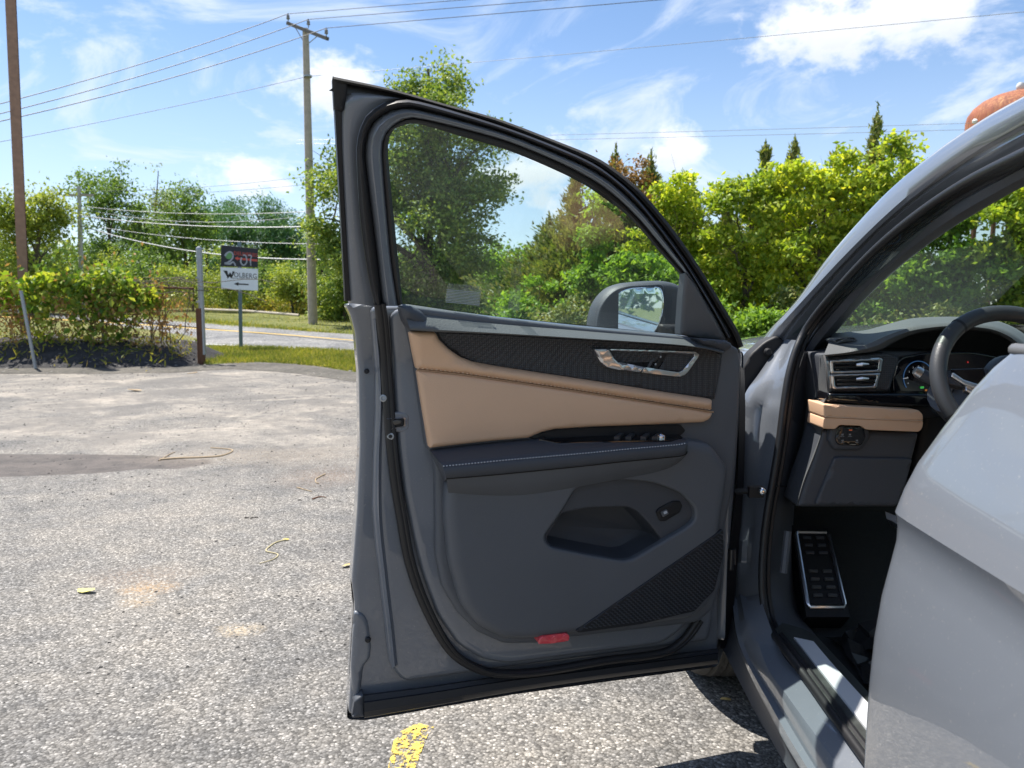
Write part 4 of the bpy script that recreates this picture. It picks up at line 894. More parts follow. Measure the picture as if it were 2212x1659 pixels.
# ------------------------------------------------------------------ open front door
LEAN = lambda z: .42*max(0.0, z-1.2)
DO, DU, DN = (.593, 2.1, 0), (-.955, -.295, 0), (.295, -.955, 0)
DF = Frame(DO, DU, DN, LEAN); D0 = Frame(DO, DU, DN)
def rail(pts, w, fr=None): return [(fr or DF).w(p[0], p[1], w) for p in pts]
def DB(name, rows, mat, parent, n=70, angle=60): return band(name, [rail(p, w) for p, w in rows], mat, parent, n, angle=angle)
def mix(A, B, t): return [((1-t)*a[0]+t*b_[0], (1-t)*a[1]+t*b_[1]) for a, b_ in zip(A, B)]
def rs2(P, n):
    q = resample(crom([Vector((p[0], p[1], 0)) for p in P]), n); return [(v.x, v.y) for v in q]
def pillow_holes(name, fr, outer, holes, w0, w1, Rr, mat, parent, rnd=.01, hdepth=.03, hR=.006, sz=False, floor=True):
    cv = (lambda P, w: [Vector(p) for p in P]) if sz else (lambda P, w: [Vector(fr.px(p[0], p[1], w)) for p in P])
    loops = [densify(fillet(cv(outer, w1), rnd), .025)] + [densify(fillet(cv(h_, w1), rnd), .015) for h_ in holes]
    pts_ = [np.array([tuple(p) for p in q]) for q in loops]; A = pts_[0]; extra = []
    for k_, q in enumerate(loops):
        for tt in (.06, .25, .55, 1.0, 1.4):
            r_ = (Rr if k_ == 0 else -hR)*tt; P = np.array([tuple(p) for p in inset(q, r_)]); d_ = seg_dist(P, q)
            ok = in_poly(P, loops[0]) & (d_ > .8*abs(r_))
            for j_, q2 in enumerate(loops):
                if j_ != k_: ok &= seg_dist(P, q2) > abs(r_)*.5
                if j_ > 0: ok &= ~in_poly(P, q2)
            extra.append(P[ok])
    lo, hi = A.min(0), A.max(0); g = max((hi-lo).max()/22, .008)
    X, Y = np.meshgrid(np.arange(lo[0], hi[0], g), np.arange(lo[1], hi[1], g)); P = np.stack([X.ravel(), Y.ravel()], 1); P = P[in_poly(P, loops[0])]
    ok = seg_dist(P, loops[0]) > Rr*1.7
    for q in loops[1:]: ok &= ~in_poly(P, q) & (seg_dist(P, q) > hR*1.7)
    extra.append(P[ok]); allp = np.concatenate(pts_ + [x_ for x_ in extra if len(x_)])
    ed = []; k = 0
    for P in pts_: ed += [(k+i_, k+(i_+1) % len(P)) for i_ in range(len(P))]; k += len(P)
    vo, eo, fo, _, _, _ = delaunay_2d_cdt([Vector((float(p[0]), float(p[1]))) for p in allp], ed, [list(range(len(A)))], 1, 1e-6)
    V = np.array([tuple(p) for p in vo]); rnd_ = lambda d_, r_: r_*(1-np.sqrt(np.maximum(0, 1-(1-np.clip(d_/r_, 0, 1))**2)))
    w = w1 - rnd_(seg_dist(V, loops[0]), Rr)
    for q in loops[1:]: w = w - rnd_(seg_dist(V, q), hR)
    cen = np.array([V[list(t_)].mean(0) for t_ in fo]); keep = np.ones(len(fo), bool)
    for q in loops[1:]: keep &= ~in_poly(cen, q)
    v = [fr.P(float(p[0]), float(p[1]), float(ww)) for p, ww in zip(V, w)]; f = [tuple(t_) for t_, kk in zip(fo, keep) if kk]
    for i_, q in enumerate(loops):
        k = len(v); m_ = len(q); wa, wb = (w1-Rr, w0) if i_ == 0 else (w1-hR, w1-hdepth)
        v += [fr.P(p.x, p.y, wa) for p in q] + [fr.P(p.x, p.y, wb) for p in q]
        f += [(k+j, k+(j+1) % m_, k+m_+(j+1) % m_, k+m_+j) for j in range(m_)]
        if i_ and floor: f.append(tuple(range(k+m_, k+2*m_)))
    return mesh(name, v, f, mat, parent, True, 50)

POC = [(1225, 1070), (1170, 1158), (1172, 1178), (1190, 1192), (1344, 1220), (1370, 1216), (1440, 1175), (1490, 1140), (1450, 1075), (1380, 1060)]
OUT = [(745, 655), (758, 680), (768, 720), (775, 800), (778, 960), (772, 1100), (766, 1180), (760, 1256), (766, 1300), (767, 1325), (762, 1400), (756, 1500), (753, 1546), (790, 1540), (1110, 1490), (1546, 1430), (1553, 1400), (1562, 1300), (1577, 1200), (1590, 1050), (1600, 900), (1606, 760), (1590, 740), (1460, 722), (1240, 702), (1066, 683), (870, 657)]
door = pillow('front_door', DF, OUT, -.11, -.045, .012, m_car, car, rnd=.012)
SK = [(744, 655), (757, 680), (767, 720), (773, 800), (775, 960), (768, 1100), (762, 1180), (757, 1256), (763, 1310), (757, 1400), (749, 1554), (790, 1556), (1110, 1500), (1550, 1440), (1600, 1300), (1606, 760), (1460, 722), (1066, 683)]
pillow('outer_skin', D0, [D0.px(x, y, -.085) for x, y in SK], -.085, -.17, .05, m_car, door, rnd=.012, hh=.05, sz=True)
IN1 = [(800, 662), (806, 720), (812, 800), (812, 892), (808, 1000), (806, 1100), (812, 1180), (820, 1239), (832, 1350), (842, 1440), (872, 1478), (1070, 1450), (1535, 1388), (1550, 1300), (1588, 1040), (1598, 860), (1602, 765), (1560, 737), (1240, 704), (862, 660)]
pillow_holes('inner_panel', DF, IN1, [POC], -.05, -.012, .022, m_car, door, rnd=.02, hdepth=.02, hR=.001, floor=False)
IN2 = [(842, 680), (848, 770), (853, 850), (860, 960), (872, 1060), (892, 1160), (912, 1240), (945, 1330), (990, 1395), (1045, 1428), (1100, 1436), (1300, 1410), (1430, 1393), (1468, 1368), (1500, 1330), (1586, 1040), (1596, 770), (1560, 738), (870, 662)]
pillow_holes('seal_land', DF, IN2, [POC], -.015, .008, .016, m_car, door, rnd=.02, hdepth=.01, hR=.001, floor=False)
# lower-left painted pressing and hem details
DB('edge_ridge', [([(806, 690), (818, 850), (812, 1000), (812, 1120), (824, 1240), (838, 1360), (846, 1445)], -.02), ([(811, 690), (823, 850), (818, 1000), (819, 1120), (831, 1240), (845, 1360), (853, 1440)], -.004), ([(818, 690), (829, 850), (825, 1000), (827, 1120), (839, 1240), (853, 1360), (860, 1435)], -.014)], m_car, door)
pillow('hem_bulge', DF, [(765, 1320), (786, 1326), (796, 1345), (803, 1400), (800, 1425), (786, 1440), (779, 1500), (762, 1520), (758, 1440)], -.05, -.038, .01, m_car, door, rnd=.02)
for px, py, r_, nm in ((795, 1382, .007, 'rubber_plug'), (792, 802, .006, 'rubber_plug')):
    q = DF.w(px, py, -.034); mb = MB(); mb.lathe([(r_, -.004), (r_, .003), (r_*.6, .005), (0, .004)], (0, 0, 0), 'y', 14)
    mesh(nm, [q + Vector((v_.x, -v_.y, v_.z)) for v_ in mb.v], mb.f, m_black, door)
# window surround, from the outside in
top = [(718, 165), (845, 192), (970, 227), (1077, 257), (1196, 302), (1282, 337), (1329, 366), (1378, 406), (1428, 462), (1478, 528), (1520, 591), (1560, 657), (1593, 713), (1606, 748)]
top2 = [(724, 176), (843, 200), (965, 234), (1072, 265), (1190, 310), (1275, 346), (1321, 375), (1370, 416), (1420, 472), (1470, 538), (1511, 600), (1550, 665), (1583, 720), (1596, 752)]
DB('drip_seal', [(top, -.05), (top, -.03), (mix(top, top2, .5), -.018), (top2, -.02), (top2, -.06)], m_felt, door)
P_OL = [(757, 655), (749, 520), (742, 393), (738, 300), (738, 240), (742, 208), (760, 198), (800, 202), (845, 209), (902, 220), (988, 243), (1095, 276), (1196, 314), (1275, 350), (1319, 378), (1368, 419), (1416, 474), (1466, 540), (1507, 602), (1546, 668), (1580, 726)]
SO = [(809, 661), (791, 571), (777, 464), (770, 343), (772, 300), (783, 265), (795, 246), (827, 223), (863, 214), (902, 217), (988, 241), (1095, 275), (1196, 313), (1275, 348), (1319, 377), (1367, 418), (1414, 474), (1464, 541), (1505, 603), (1545, 669), (1578, 728)]
SI = [(827, 661), (818, 571), (807, 480), (790, 343), (793, 300), (800, 278), (813, 260), (838, 243), (869, 234), (895, 235), (988, 258), (1097, 290), (1196, 329), (1262, 358), (1322, 395), (1382, 451), (1431, 510), (1494, 596), (1518, 638), (1544, 682), (1570, 732)]
PI = [(859, 661), (845, 571), (836, 480), (825, 343), (827, 303), (834, 287), (845, 275), (868, 259), (890, 255), (910, 257), (988, 275), (1097, 306), (1196, 346), (1269, 382), (1322, 418), (1378, 471), (1428, 530), (1481, 592), (1505, 630), (1530, 676), (1558, 732)]
GE = [(870, 657), (861, 571), (852, 480), (839, 343), (840, 303), (845, 288), (853, 278), (881, 268), (895, 267), (914, 270), (988, 292), (1097, 325), (1196, 366), (1262, 399), (1309, 431), (1352, 463), (1395, 508), (1428, 548), (1478, 602)]
DB('window_flange', [(mix(P_OL, SO, -.1), -.06), (P_OL, -.034), (mix(P_OL, SO, .25), -.022), (mix(P_OL, SO, .6), -.02), (SO, -.026)], m_car, door)
DB('outer_seal_land', [(top2, -.04), (mix(rs2(top2, 21), SO, .5) if 0 else [(p[0]+1, p[1]+9) for p in top2], -.034), ([(p[0]-14, p[1]+20) for p in top2], -.03)], m_rub, door)
DB('door_seal', [(SO, -.03), (mix(SO, SI, .12), -.004), (mix(SO, SI, .35), .012), (mix(SO, SI, .6), .012), (mix(SO, SI, .85), .0), (SI, -.016)], m_rub, door)
DB('window_frame', [(mix(SO, SI, .9), -.02), (SI, -.008), (mix(SI, PI, .18), .006), (mix(SI, PI, .42), .012), (mix(SI, PI, .55), .008), (mix(SI, PI, .72), .007), (mix(SI, PI, .9), -.002), (PI, -.01), (mix(SI, PI, 1.1), -.03)], m_car, door)
gl_ = rs2(GE, 60); pi_ = rs2(PI[:18], 60)
DB('glass_run', [(pi_, -.012), (mix(pi_, gl_, .3), -.006), (mix(pi_, gl_, .6), -.006), (mix(pi_, gl_, .62), -.016), (gl_, -.02), (gl_, -.03)], m_rub, door)
DB('rear_edge_seal', [([(718, 165), (720, 232), (727, 357), (735, 500), (743, 650)], -.05), ([(721, 165), (723, 232), (730, 357), (738, 500), (746, 650)], -.03), ([(735, 190), (737, 246), (741, 393), (748, 520), (757, 650)], -.032), ([(737, 192), (739, 246), (743, 393), (750, 520), (759, 650)], -.05)], m_rub, door)
pillow('corner_cap', DF, [(718, 164), (727, 168), (752, 176), (750, 205), (743, 240), (722, 236)], -.05, -.024, .006, m_black, door, rnd=.006)
gpane = tris_fill('window_pane', DF, GE + [(1470, 735), (1300, 720), (1066, 698), (880, 672)], -.022, m_glass, door, rnd=.001)
# seal round the lower door
SL = [(818, 655), (824, 700), (829, 760), (834, 830), (839, 900), (845, 970), (853, 1040), (866, 1121), (884, 1216), (920, 1315), (971, 1403), (1031, 1444), (1090, 1455), (1173, 1450), (1308, 1427), (1427, 1411), (1475, 1383), (1507, 1340)]
tp_ = crom(rail(SL, .002)); MB().tube(tp_, .0115, 10).build('door_seal', m_rub, door)
MB().tube([p + Vector((.011, -.004, 0)) for p in tp_], .006, 8).build('seal_lip', m_rub, door)
# latch and screws
pillow('latch_surround', DF, [(832, 893), (862, 889), (878, 890), (885, 898), (885, 926), (874, 934), (846, 934), (833, 915)], .0, .009, .005, m_car, door, rnd=.01)
ld = pillow('latch_recess', DF, [(834, 904), (874, 903), (874, 921), (846, 926), (835, 918)], .006, .0115, .0015, m_black, door, rnd=.004)
DB('latch_rim', [([(835, 903), (860, 902), (875, 902), (876, 912), (874, 922), (858, 925), (845, 928)], .0115), ([(836, 905), (860, 904), (872, 904), (873, 912), (871, 920), (858, 923), (847, 926)], .014)], m_sat, ld)
pillow('latch_claw', DF, [(846, 910), (858, 906), (868, 909), (866, 916), (852, 919)], .0115, .015, .002, M('oiled_steel', (.12, .11, .1), .3, .8), ld, rnd=.004)
for px, py in ((828, 860), (844, 942)):
    q = DF.w(px, py, .009); mb = MB(); mb.lathe([(.009, -.004), (.0085, .004), (.005, .005), (.004, .002), (0, .002)], (0, 0, 0), 'y', 14)
    mesh('screw', [q + Vector((v_.x, -v_.y, v_.z)) for v_ in mb.v], mb.f, m_galv, door)
# black sill strip along the foot of the door
st_t = [(787, 1500), (930, 1482), (1070, 1462), (1300, 1434), (1552, 1400)]; st_b = [(787, 1551), (930, 1526), (1110, 1494), (1300, 1466), (1550, 1434)]
DB('foot_strip', [(st_t, -.04), (mix(st_t, st_b, .06), -.018), (mix(st_t, st_b, .3), -.012), (mix(st_t, st_b, .36), -.006), (mix(st_t, st_b, .75), -.002), (mix(st_t, st_b, .98), -.012), (st_b, -.05)], M('gloss_black_strip', (.012, .014, .019), .5), door, angle=30)
pillow('strip_end_cap', DF, [(767, 1513), (786, 1500), (789, 1550), (760, 1553)], -.05, -.012, .006, m_trim2, door, rnd=.006)
# inner trim: base card, belt pad, insert, leather, armrest, pocket
CARD = [(866, 664), (880, 715), (893, 773), (905, 860), (920, 965), (935, 985), (939, 1010), (941, 1097), (941, 1196), (955, 1268), (987, 1323), (1031, 1367), (1090, 1393), (1162, 1392), (1237, 1379), (1388, 1361), (1507, 1347), (1543, 1319), (1562, 1256), (1568, 1137), (1580, 1085), (1592, 1010), (1600, 880), (1604, 790), (1600, 755), (1570, 737), (1465, 726), (1240, 705), (1066, 685), (892, 662)]
pillow_holes('door_card', DF, CARD, [POC], .0, .03, .014, m_trim, door, rnd=.012, hdepth=.01, hR=.001, floor=False)
bu = [(868, 656), (894, 659), (1066, 684), (1240, 704), (1465, 725), (1572, 734)]; bl = [(886, 713), (944, 717), (1066, 722), (1274, 734), (1483, 748), (1562, 764)]
DB('belt_pad', [(bu, -.018), (bu, -.01), (mix(bu, bl, .15), .012), (mix(bu, bl, .45), .04), (mix(bu, bl, .75), .066), (mix(bu, bl, .92), .078), (bl, .076), (bl, .025)], m_pad, door, angle=80)
pillow('belt_pad_end_cap', DF, [(866, 660), (893, 660), (915, 672), (932, 690), (945, 716), (886, 713), (872, 690)], .0, .06, .03, m_trim2, door, rnd=.008)
pillow('front_corner_trim', DF, [(1510, 730), (1570, 735), (1584, 742), (1584, 752), (1563, 764), (1545, 750), (1522, 746)], .0, .072, .012, m_trim2, door, rnd=.008)
ledge = [(943, 717), (951, 733), (972, 754), (996, 771), (1024, 782), (1066, 790), (1170, 806), (1309, 827), (1448, 849), (1543, 863)]
pillow('woven_insert', DF, [(944, 718), (1066, 722), (1170, 728), (1344, 738), (1517, 750), (1562, 765), (1556, 804), (1545, 862)] + ledge[::-1][1:-1], .024, .037, .004, m_weave, door, rnd=.002)
seam = [(901, 799), (996, 809), (1170, 834), (1344, 860), (1541, 890)]
pillow('leather_upper_roll', DF, [(885, 716)] + ledge + [(1542, 888)] + [(p[0], p[1]-1.5) for p in seam[::-1][1:]], .026, .055, .016, m_tan, door, rnd=.006, hh=.02, crown=.004)
pillow('leather_panel', DF, [(p[0], p[1]+1) for p in seam] + [(1540, 897), (1535, 906), (1521, 913), (1413, 918), (1274, 923), (1198, 928), (1170, 935), (1142, 947), (1066, 953), (928, 969), (910, 860)], .026, .05, .01, m_tan, door, rnd=.006, crown=.006)
mb = MB(); pth = resample(crom(rail([(p[0], p[1]-4) for p in seam], .0535)), 150)
for i in range(0, 148, 2): mb.tube([pth[i], pth[i+1]], .0011, 4)
tag(mb.build('leather_stitching', m_tanseam, door), kind='stuff')
MB().tube(crom(rail(seam, .045)), .0022, 6).build('leather_welt', M('tan_welt', (.4, .26, .16), .6), door)
LOW = [(966, 1042), (962, 1110), (967, 1160), (973, 1220), (999, 1312), (1033, 1355), (1090, 1384), (1162, 1384), (1237, 1373), (1388, 1355), (1500, 1338), (1536, 1308), (1553, 1250), (1560, 1140), (1572, 1065), (1578, 1010), (1540, 960), (1480, 950)]
REC = [(1246, 1052), (1215, 1104), (1177, 1158), (1180, 1172), (1191, 1183), (1274, 1200), (1344, 1212), (1367, 1209), (1430, 1172), (1483, 1141), (1503, 1124), (1503, 1099), (1476, 1068), (1446, 1054), (1410, 1042), (1344, 1036)]
CUP = [(1214, 1108), (1274, 1097), (1356, 1095), (1376, 1104), (1406, 1135), (1431, 1168), (1367, 1205), (1344, 1208), (1274, 1196), (1194, 1180), (1183, 1171), (1182, 1159)]
pillow_holes('lower_card', DF, LOW, [REC], .028, .072, .024, m_trim, door, rnd=.02, hdepth=.02, hR=.007, floor=False)
pillow_holes('pocket_surround', DF, [(x+(x-1340)*.01, y+(y-1125)*.015) for x, y in REC], [CUP], .04, .053, .001, m_trim2, door, rnd=.012, hdepth=.012, hR=.005, floor=False)
# hollow map pocket: bowl going into the door
cq = fillet([Vector(DF.px(*p, .048)) for p in CUP], .012); v = []; f = []; m_ = len(cq)
lv = [(-.002, .042), (-.001, .02), (.002, -.01), (.008, -.03), (.03, -.04)]
for d_, w_ in lv: v += [DF.P(p.x, p.y, w_) for p in inset(cq, d_)]
for i in range(len(lv)-1):
    for j in range(m_): f.append((i*m_+j, i*m_+(j+1) % m_, (i+1)*m_+(j+1) % m_, (i+1)*m_+j))
f.append(tuple(range((len(lv)-1)*m_, len(lv)*m_))); mesh('map_pocket', v, f, m_trim2, door)
pillow('tailgate_switch', DF, [(1418, 1106), (1426, 1097), (1455, 1083), (1470, 1083), (1475, 1094), (1468, 1108), (1438, 1126), (1426, 1126)], .045, .059, .003, m_black, door, rnd=.004)
pillow('tailgate_rocker', DF, [(1428, 1107), (1441, 1100), (1446, 1110), (1433, 1118)], .058, .0625, .002, m_trim, door, rnd=.003)
polypx('tailgate_icon', [(1433, 1106), (1440, 1103), (1442, 1108), (1435, 1111)], M('icon_white', (.5, .52, .55), .5), door, DF, .0632)
GR = [(1565, 1143), (1566, 1196), (1546, 1276), (1503, 1321), (1388, 1349), (1253, 1368), (1246, 1363)]
grille = pillow('speaker_grille', DF, [(x-2, y) for x, y in GR], .066, .076, .003, M('grille_black', (.012, .013, .017), .45), door, rnd=.006)
mb = MB(); gq = [Vector(DF.px(*p, .077)) for p in GR]
def inside(p, q):
    c = False
    for i in range(len(q)):
        a_, b_ = q[i-1], q[i]
        if (a_.y > p.y) != (b_.y > p.y) and p.x < (b_.x-a_.x)*(p.y-a_.y)/(b_.y-a_.y)+a_.x: c = not c
    return c
gi = inset(gq, .006); smin = min(p.x for p in gi); smax = max(p.x for p in gi); zmin = min(p.y for p in gi); zmax = max(p.y for p in gi)
i = 0; zz = zmin
while zz < zmax:
    ss = smin + (i % 2)*.0065
    while ss < smax:
        sl_ = .45*(1-(ss-smin)/(smax-smin)); p = Vector((ss, zz))
        if inside(p, gi):
            a_ = DF.P(ss-.0045, zz-.002, .0768); b_ = DF.P(ss+.0045, zz+.002, .0768)
            mb.tube([a_, b_], .0016, 4)
        ss += .013
    zz += .0062; i += 1
tag(mb.build('grille_ribs', M('grille_rib', (.05, .053, .06), .45), grille), kind='stuff')
pillow('door_reflector', DF, [(1162, 1392), (1166, 1380), (1172, 1375), (1225, 1369), (1231, 1373), (1230, 1385), (1195, 1391)], .03, .0755, .003, m_red, door, rnd=.006)
# armrest
r_low = [(964, 1034), (1050, 1027), (1135, 1019), (1274, 1005), (1344, 997), (1430, 989), (1476, 983), (1484, 974)]
r_st = [(957, 1008), (1030, 1001), (1101, 994), (1274, 979), (1344, 972), (1413, 966), (1468, 961), (1486, 956)]
r_bk = [(927, 971), (1000, 962), (1066, 955), (1142, 948), (1198, 946), (1330, 943), (1440, 940), (1478, 945)]
arm = DB('armrest', [([(p[0]+2, p[1]+3) for p in r_low], .072), (r_low, .118), (mix(r_low, r_st, .12), .127), (mix(r_low, r_st, .85), .131), (mix(r_st, r_low, .02), .127), (r_st, .126), ([(p[0]-1, p[1]-3) for p in r_st], .124), (mix(r_st, r_bk, .3), .105), (mix(r_st, r_bk, .62), .074), (mix(r_st, r_bk, .9), .045), (r_bk, .03)], m_trim2, door, n=60, angle=80)
q0 = [DF.w(966, 1037, .058), DF.w(964, 1034, .118), DF.w(959, 1014, .129), DF.w(957, 1008, .127), DF.w(956, 1005, .122), DF.w(947, 993, .1), DF.w(937, 982, .07), DF.w(930, 974, .045), DF.w(927, 971, .03), DF.w(960, 1040, .03)]
mesh('armrest_end', q0, [tuple(range(len(q0)))], m_trim2, door, False)
mb = MB(); pth = resample(crom(rail([(p[0], p[1]-1.0) for p in r_st], .1295)), 170)
for i in range(0, 168, 2): mb.tube([pth[i], pth[i+1].lerp(pth[i], .2)], .0013, 4)
tag(mb.build('armrest_stitching', m_stitch, arm), kind='stuff')
MB().tube(crom(rail([(p[0], p[1]+.5) for p in r_low], .1185)), .0016, 5).build('armrest_joint', m_black, arm)
r_b2 = [(968, 1064), (1060, 1070), (1140, 1068), (1246, 1052), (1344, 1034), (1415, 1020), (1455, 1006), (1480, 985)]
DB('armrest_bolster', [([(p[0]+1, p[1]+1) for p in r_low], .116), (mix(r_low, r_b2, .35), .108), (mix(r_low, r_b2, .75), .09), (r_b2, .073)], m_trim, door, n=50)
pillow('grab_recess', DF, [(1142, 947), (1170, 935), (1198, 928), (1274, 923), (1413, 918), (1470, 917), (1482, 930), (1470, 942), (1330, 945), (1156, 949)], .026, .034, .002, m_black, door, rnd=.006)
def armw(px, py):
    a_ = rs2(r_st, 80); b_ = rs2(r_bk, 80); k_ = min(range(80), key=lambda i_: abs((a_[i_][0]+b_[i_][0])/2-px))
    t_ = min(max((a_[k_][1]-py)/max(a_[k_][1]-b_[k_][1], 1), 0), 1); tb = [(0, .126), (.15, .122), (.3, .105), (.62, .074), (.9, .045), (1, .03)]
    for (t0_, w0_), (t1_, w1_) in zip(tb, tb[1:]):
        if t_ <= t1_: return w0_+(w1_-w0_)*(t_-t0_)/(t1_-t0_)
    return .03
def onarm(name, pts, mat, lift=.003, h=.004, parent=None):
    n_ = len(pts); lo = [DF.w(x, y, armw(x, y)+lift) for x, y in pts]; hi = [p + Vector((0, 0, h)) + DN_*0 for p in lo]
    return mesh(name, lo + hi, [tuple(range(n_, 2*n_))] + [(i_, (i_+1) % n_, n_+(i_+1) % n_, n_+i_) for i_ in range(n_)], mat, parent or arm, False)
DN_ = Vector(DN)
onarm('switch_panel', [(1165, 952), (1300, 944), (1466, 941), (1474, 948), (1450, 954), (1300, 957), (1205, 960)], m_pblack)
onarm('pull_cup', [(1170, 953), (1302, 946), (1302, 957), (1208, 961)], m_trim2, .004, .002)
for x in (1335, 1360, 1392, 1417): onarm('window_switch', [(x-9, 951), (x+2, 943), (x+12, 942), (x+3, 951)], M('switch_grey', (.05, .052, .056), .3), .006, .009)
q = DF.w(1427, 946, armw(1427, 946)+.012); mb = MB(); mb.lathe([(.012, -.004), (.012, .006), (.010, .008), (.0085, .006), (0, .006)], q, 'z', 18); mb.build('mirror_knob', m_chr, arm)
# door handle
pillow('handle_recess', DF, [(1286, 757), (1504, 763), (1508, 769), (1484, 804), (1470, 811), (1453, 809), (1334, 793), (1303, 784)], .03, .0385, .001, m_pblack, door, rnd=.006)
H_O = [(1317, 754), (1400, 756.5), (1503, 760), (1511, 766), (1508, 773), (1487, 803), (1480, 810), (1470, 814), (1453, 812.5), (1386, 804.5), (1392, 794)]
H_I = [(1396, 793.5), (1453, 802.5), (1466, 804), (1475, 800), (1500, 769), (1500, 765), (1400, 760.5), (1320, 758)]
pillow('handle_surround', DF, H_O + H_I, .036, .049, .0014, m_sat, door, rnd=.0015)
pillow('door_handle', DF, [(1284, 755), (1316, 754.5), (1321, 762), (1327, 773), (1336, 782), (1393, 793), (1386, 804), (1345, 800), (1312, 794), (1302, 786)], .036, .06, .0035, m_sat, door, rnd=.003, hh=.005)
pillow('lock_button', DF, [(1410, 796), (1432, 764), (1442, 764.5), (1421, 798)], .038, .0425, .0015, m_black, door, rnd=.002)
pillow('lock_button', DF, [(1398, 793), (1417, 763), (1423, 763.5), (1404, 794)], .038, .041, .0015, m_trim2, door, rnd=.002)
pillow('tweeter_grille', DF, [(1424, 798), (1444, 766), (1499, 768), (1474, 801), (1453, 801)], .038, .041, .0015, m_weave, door, rnd=.003)
for (x, y) in ((1427, 771), (1416, 787)): polypx('lock_icon', [(x-2, y+2), (x-1.5, y-2.5), (x+2, y-2.5), (x+2, y+2)], M('icon_grey', (.35, .37, .4), .5), door, DF, .0429)
# mirror sail and mirror beyond the glass
pillow('mirror_sail_trim', DF, [(1483, 588), (1477, 640), (1471, 722), (1511, 730), (1570, 736), (1540, 677), (1507, 620)], -.02, .014, .008, m_trim, door, rnd=.004)
MF = Frame(DO, Vector(DU)*1, DN)
hs = [(x+4, y) for x, y in [(1283, 722), (1284, 690), (1292, 660), (1306, 638), (1326, 620), (1352, 611), (1400, 606), (1440, 605), (1466, 611), (1482, 622), (1486, 722), (1470, 760), (1330, 765), (1295, 750)]]
mir = pillow('side_mirror', MF, hs, -.27, -.2, .02, m_trim2, door, rnd=.02, hh=.05)
q_ = [Vector(MF.px(*p, -.2)) for p in hs]; pillow('mirror_cap', MF, [tuple(p) for p in fillet(q_, .02)], -.26, -.31, .06, m_car, mir, rnd=.01, hh=.05, sz=True)
pillow('mirror_bezel', MF, [(1288, 722), (1290, 690), (1297, 662), (1312, 640), (1330, 625), (1355, 617), (1436, 612), (1440, 722), (1430, 750), (1310, 755)], -.205, -.196, .006, m_trim2, mir, rnd=.02)
q_ = MF.w(1368, 672, -.165); MP = Frame((q_.x, q_.y, 0), (.89, -.456, 0), (-.456, -.89, 0))
pillow('mirror_pane', MP, [(1303, 722), (1305, 690), (1312, 662), (1325, 642), (1342, 628), (1362, 622), (1428, 619), (1433, 650), (1428, 690), (1412, 722), (1390, 742), (1318, 742)], -.006, .0, .002, m_mirror, mir, rnd=.02)
pillow('mirror_arm', MF, [(1430, 700), (1560, 705), (1560, 750), (1430, 755)], -.27, -.12, .015, m_black, mir, rnd=.01)
# labels on the glass
m_label = glassmat('label_film', (.8, .82, .8), .55); nt = m_label.node_tree
lab = tris_fill('warning_label', DF, [(968, 612), (1041, 619), (1036, 662), (961, 651)], -.0195, m_film, door, rnd=.002)
textpx('label_lettering', 'WARNING', (1016, 621), 4.2, M('label_ink', (.05, .06, .06), .6), lab, DF, -.0185, wid=30, mirror=True, sk=.1)
polypx('label_triangle', [(1034, 625), (1038, 618), (1041, 625.5)], M('label_yellow', (.6, .6, .2), .6), lab, DF, -.0185, .0005)
mb = MB()
for k in range(9):
    y0 = 627+k*3.3; a_, b_ = DF.w(965+k*-.2, y0-1, -.0186), DF.w(1036, y0+5, -.0186); dz = Vector((0, 0, .0009)); mb.add([a_-dz, b_-dz, b_+dz, a_+dz], [(0, 1, 2, 3)])
tag(mb.build('label_lines', M('label_print', (.3, .33, .33), .6), lab, False), kind='stuff')
tris_fill('clear_sticker', DF, [(1110, 560), (1121, 548), (1128, 540), (1122, 672), (1097, 668), (1104, 590)], -.0195, m_label, door, rnd=.002)

# ------------------------------------------------------------------ body: windscreen pillar, hinge pillar, sill
def dA(px): return 2.36 - (px-1664)/566*1.08
def PA(pts, off=0.0): return [U(x, y, dA(x)+off) for x, y in pts]
def PD_(pts): return [U(*p) for p in pts]
L0 = [(2260, 187), (2212, 213), (2119, 266), (2010, 342), (1900, 437), (1791, 557), (1719, 652), (1664, 712), (1640, 745)]
L1 = [(2260, 221), (2212, 246), (2105, 311), (1994, 395), (1900, 477), (1809, 568), (1724, 660), (1678, 712), (1652, 750)]
LS = [(2260, 296), (2212, 320), (2078, 388), (1968, 461), (1873, 541), (1785, 636), (1738, 697), (1712, 738), (1695, 772)]
LSi = [(2260, 318), (2212, 344), (2090, 408), (1982, 481), (1888, 560), (1800, 655), (1752, 714), (1727, 760), (1712, 800)]
L4 = [(2270, 370), (2166, 424), (2039, 501), (1937, 579), (1864, 648), (1813, 706), (1785, 738), (1765, 760), (1750, 790)]
pil = band('windscreen_pillar', [PA(mix(L0, L1, -.15), .1), PA(L0, .03), PA(mix(L0, L1, .5), .005), PA(L1, .0), PA(mix(L1, LS, .3), .012), PA(mix(L1, LS, .45), .035), PA(mix(L1, LS, .6), .03), PA(LS, .06), PA(mix(LS, LSi, .7), .085)], m_car, car, angle=45)
band('pillar_trim', [PA(mix(LS, LSi, .6), .06), PA(LSi, .05), PA(mix(LSi, L4, .2), .045), PA(mix(LSi, L4, .27), .055), PA(mix(LSi, L4, .33), .048), PA(mix(LSi, L4, .7), .06), PA(L4, .11), PA(mix(LSi, L4, 1.06), .2)], m_trim2, pil, angle=50)
HL = [(1689, 732, 2.36), (1670, 762, 2.33), (1637, 811, 2.3), (1612, 848, 2.28), (1604, 890, 2.26), (1600, 964, 2.25), (1596, 1050, 2.25), (1590, 1130, 2.24), (1585, 1200, 2.24), (1582, 1280, 2.24), (1580, 1340, 2.24), (1578, 1385, 2.24)]
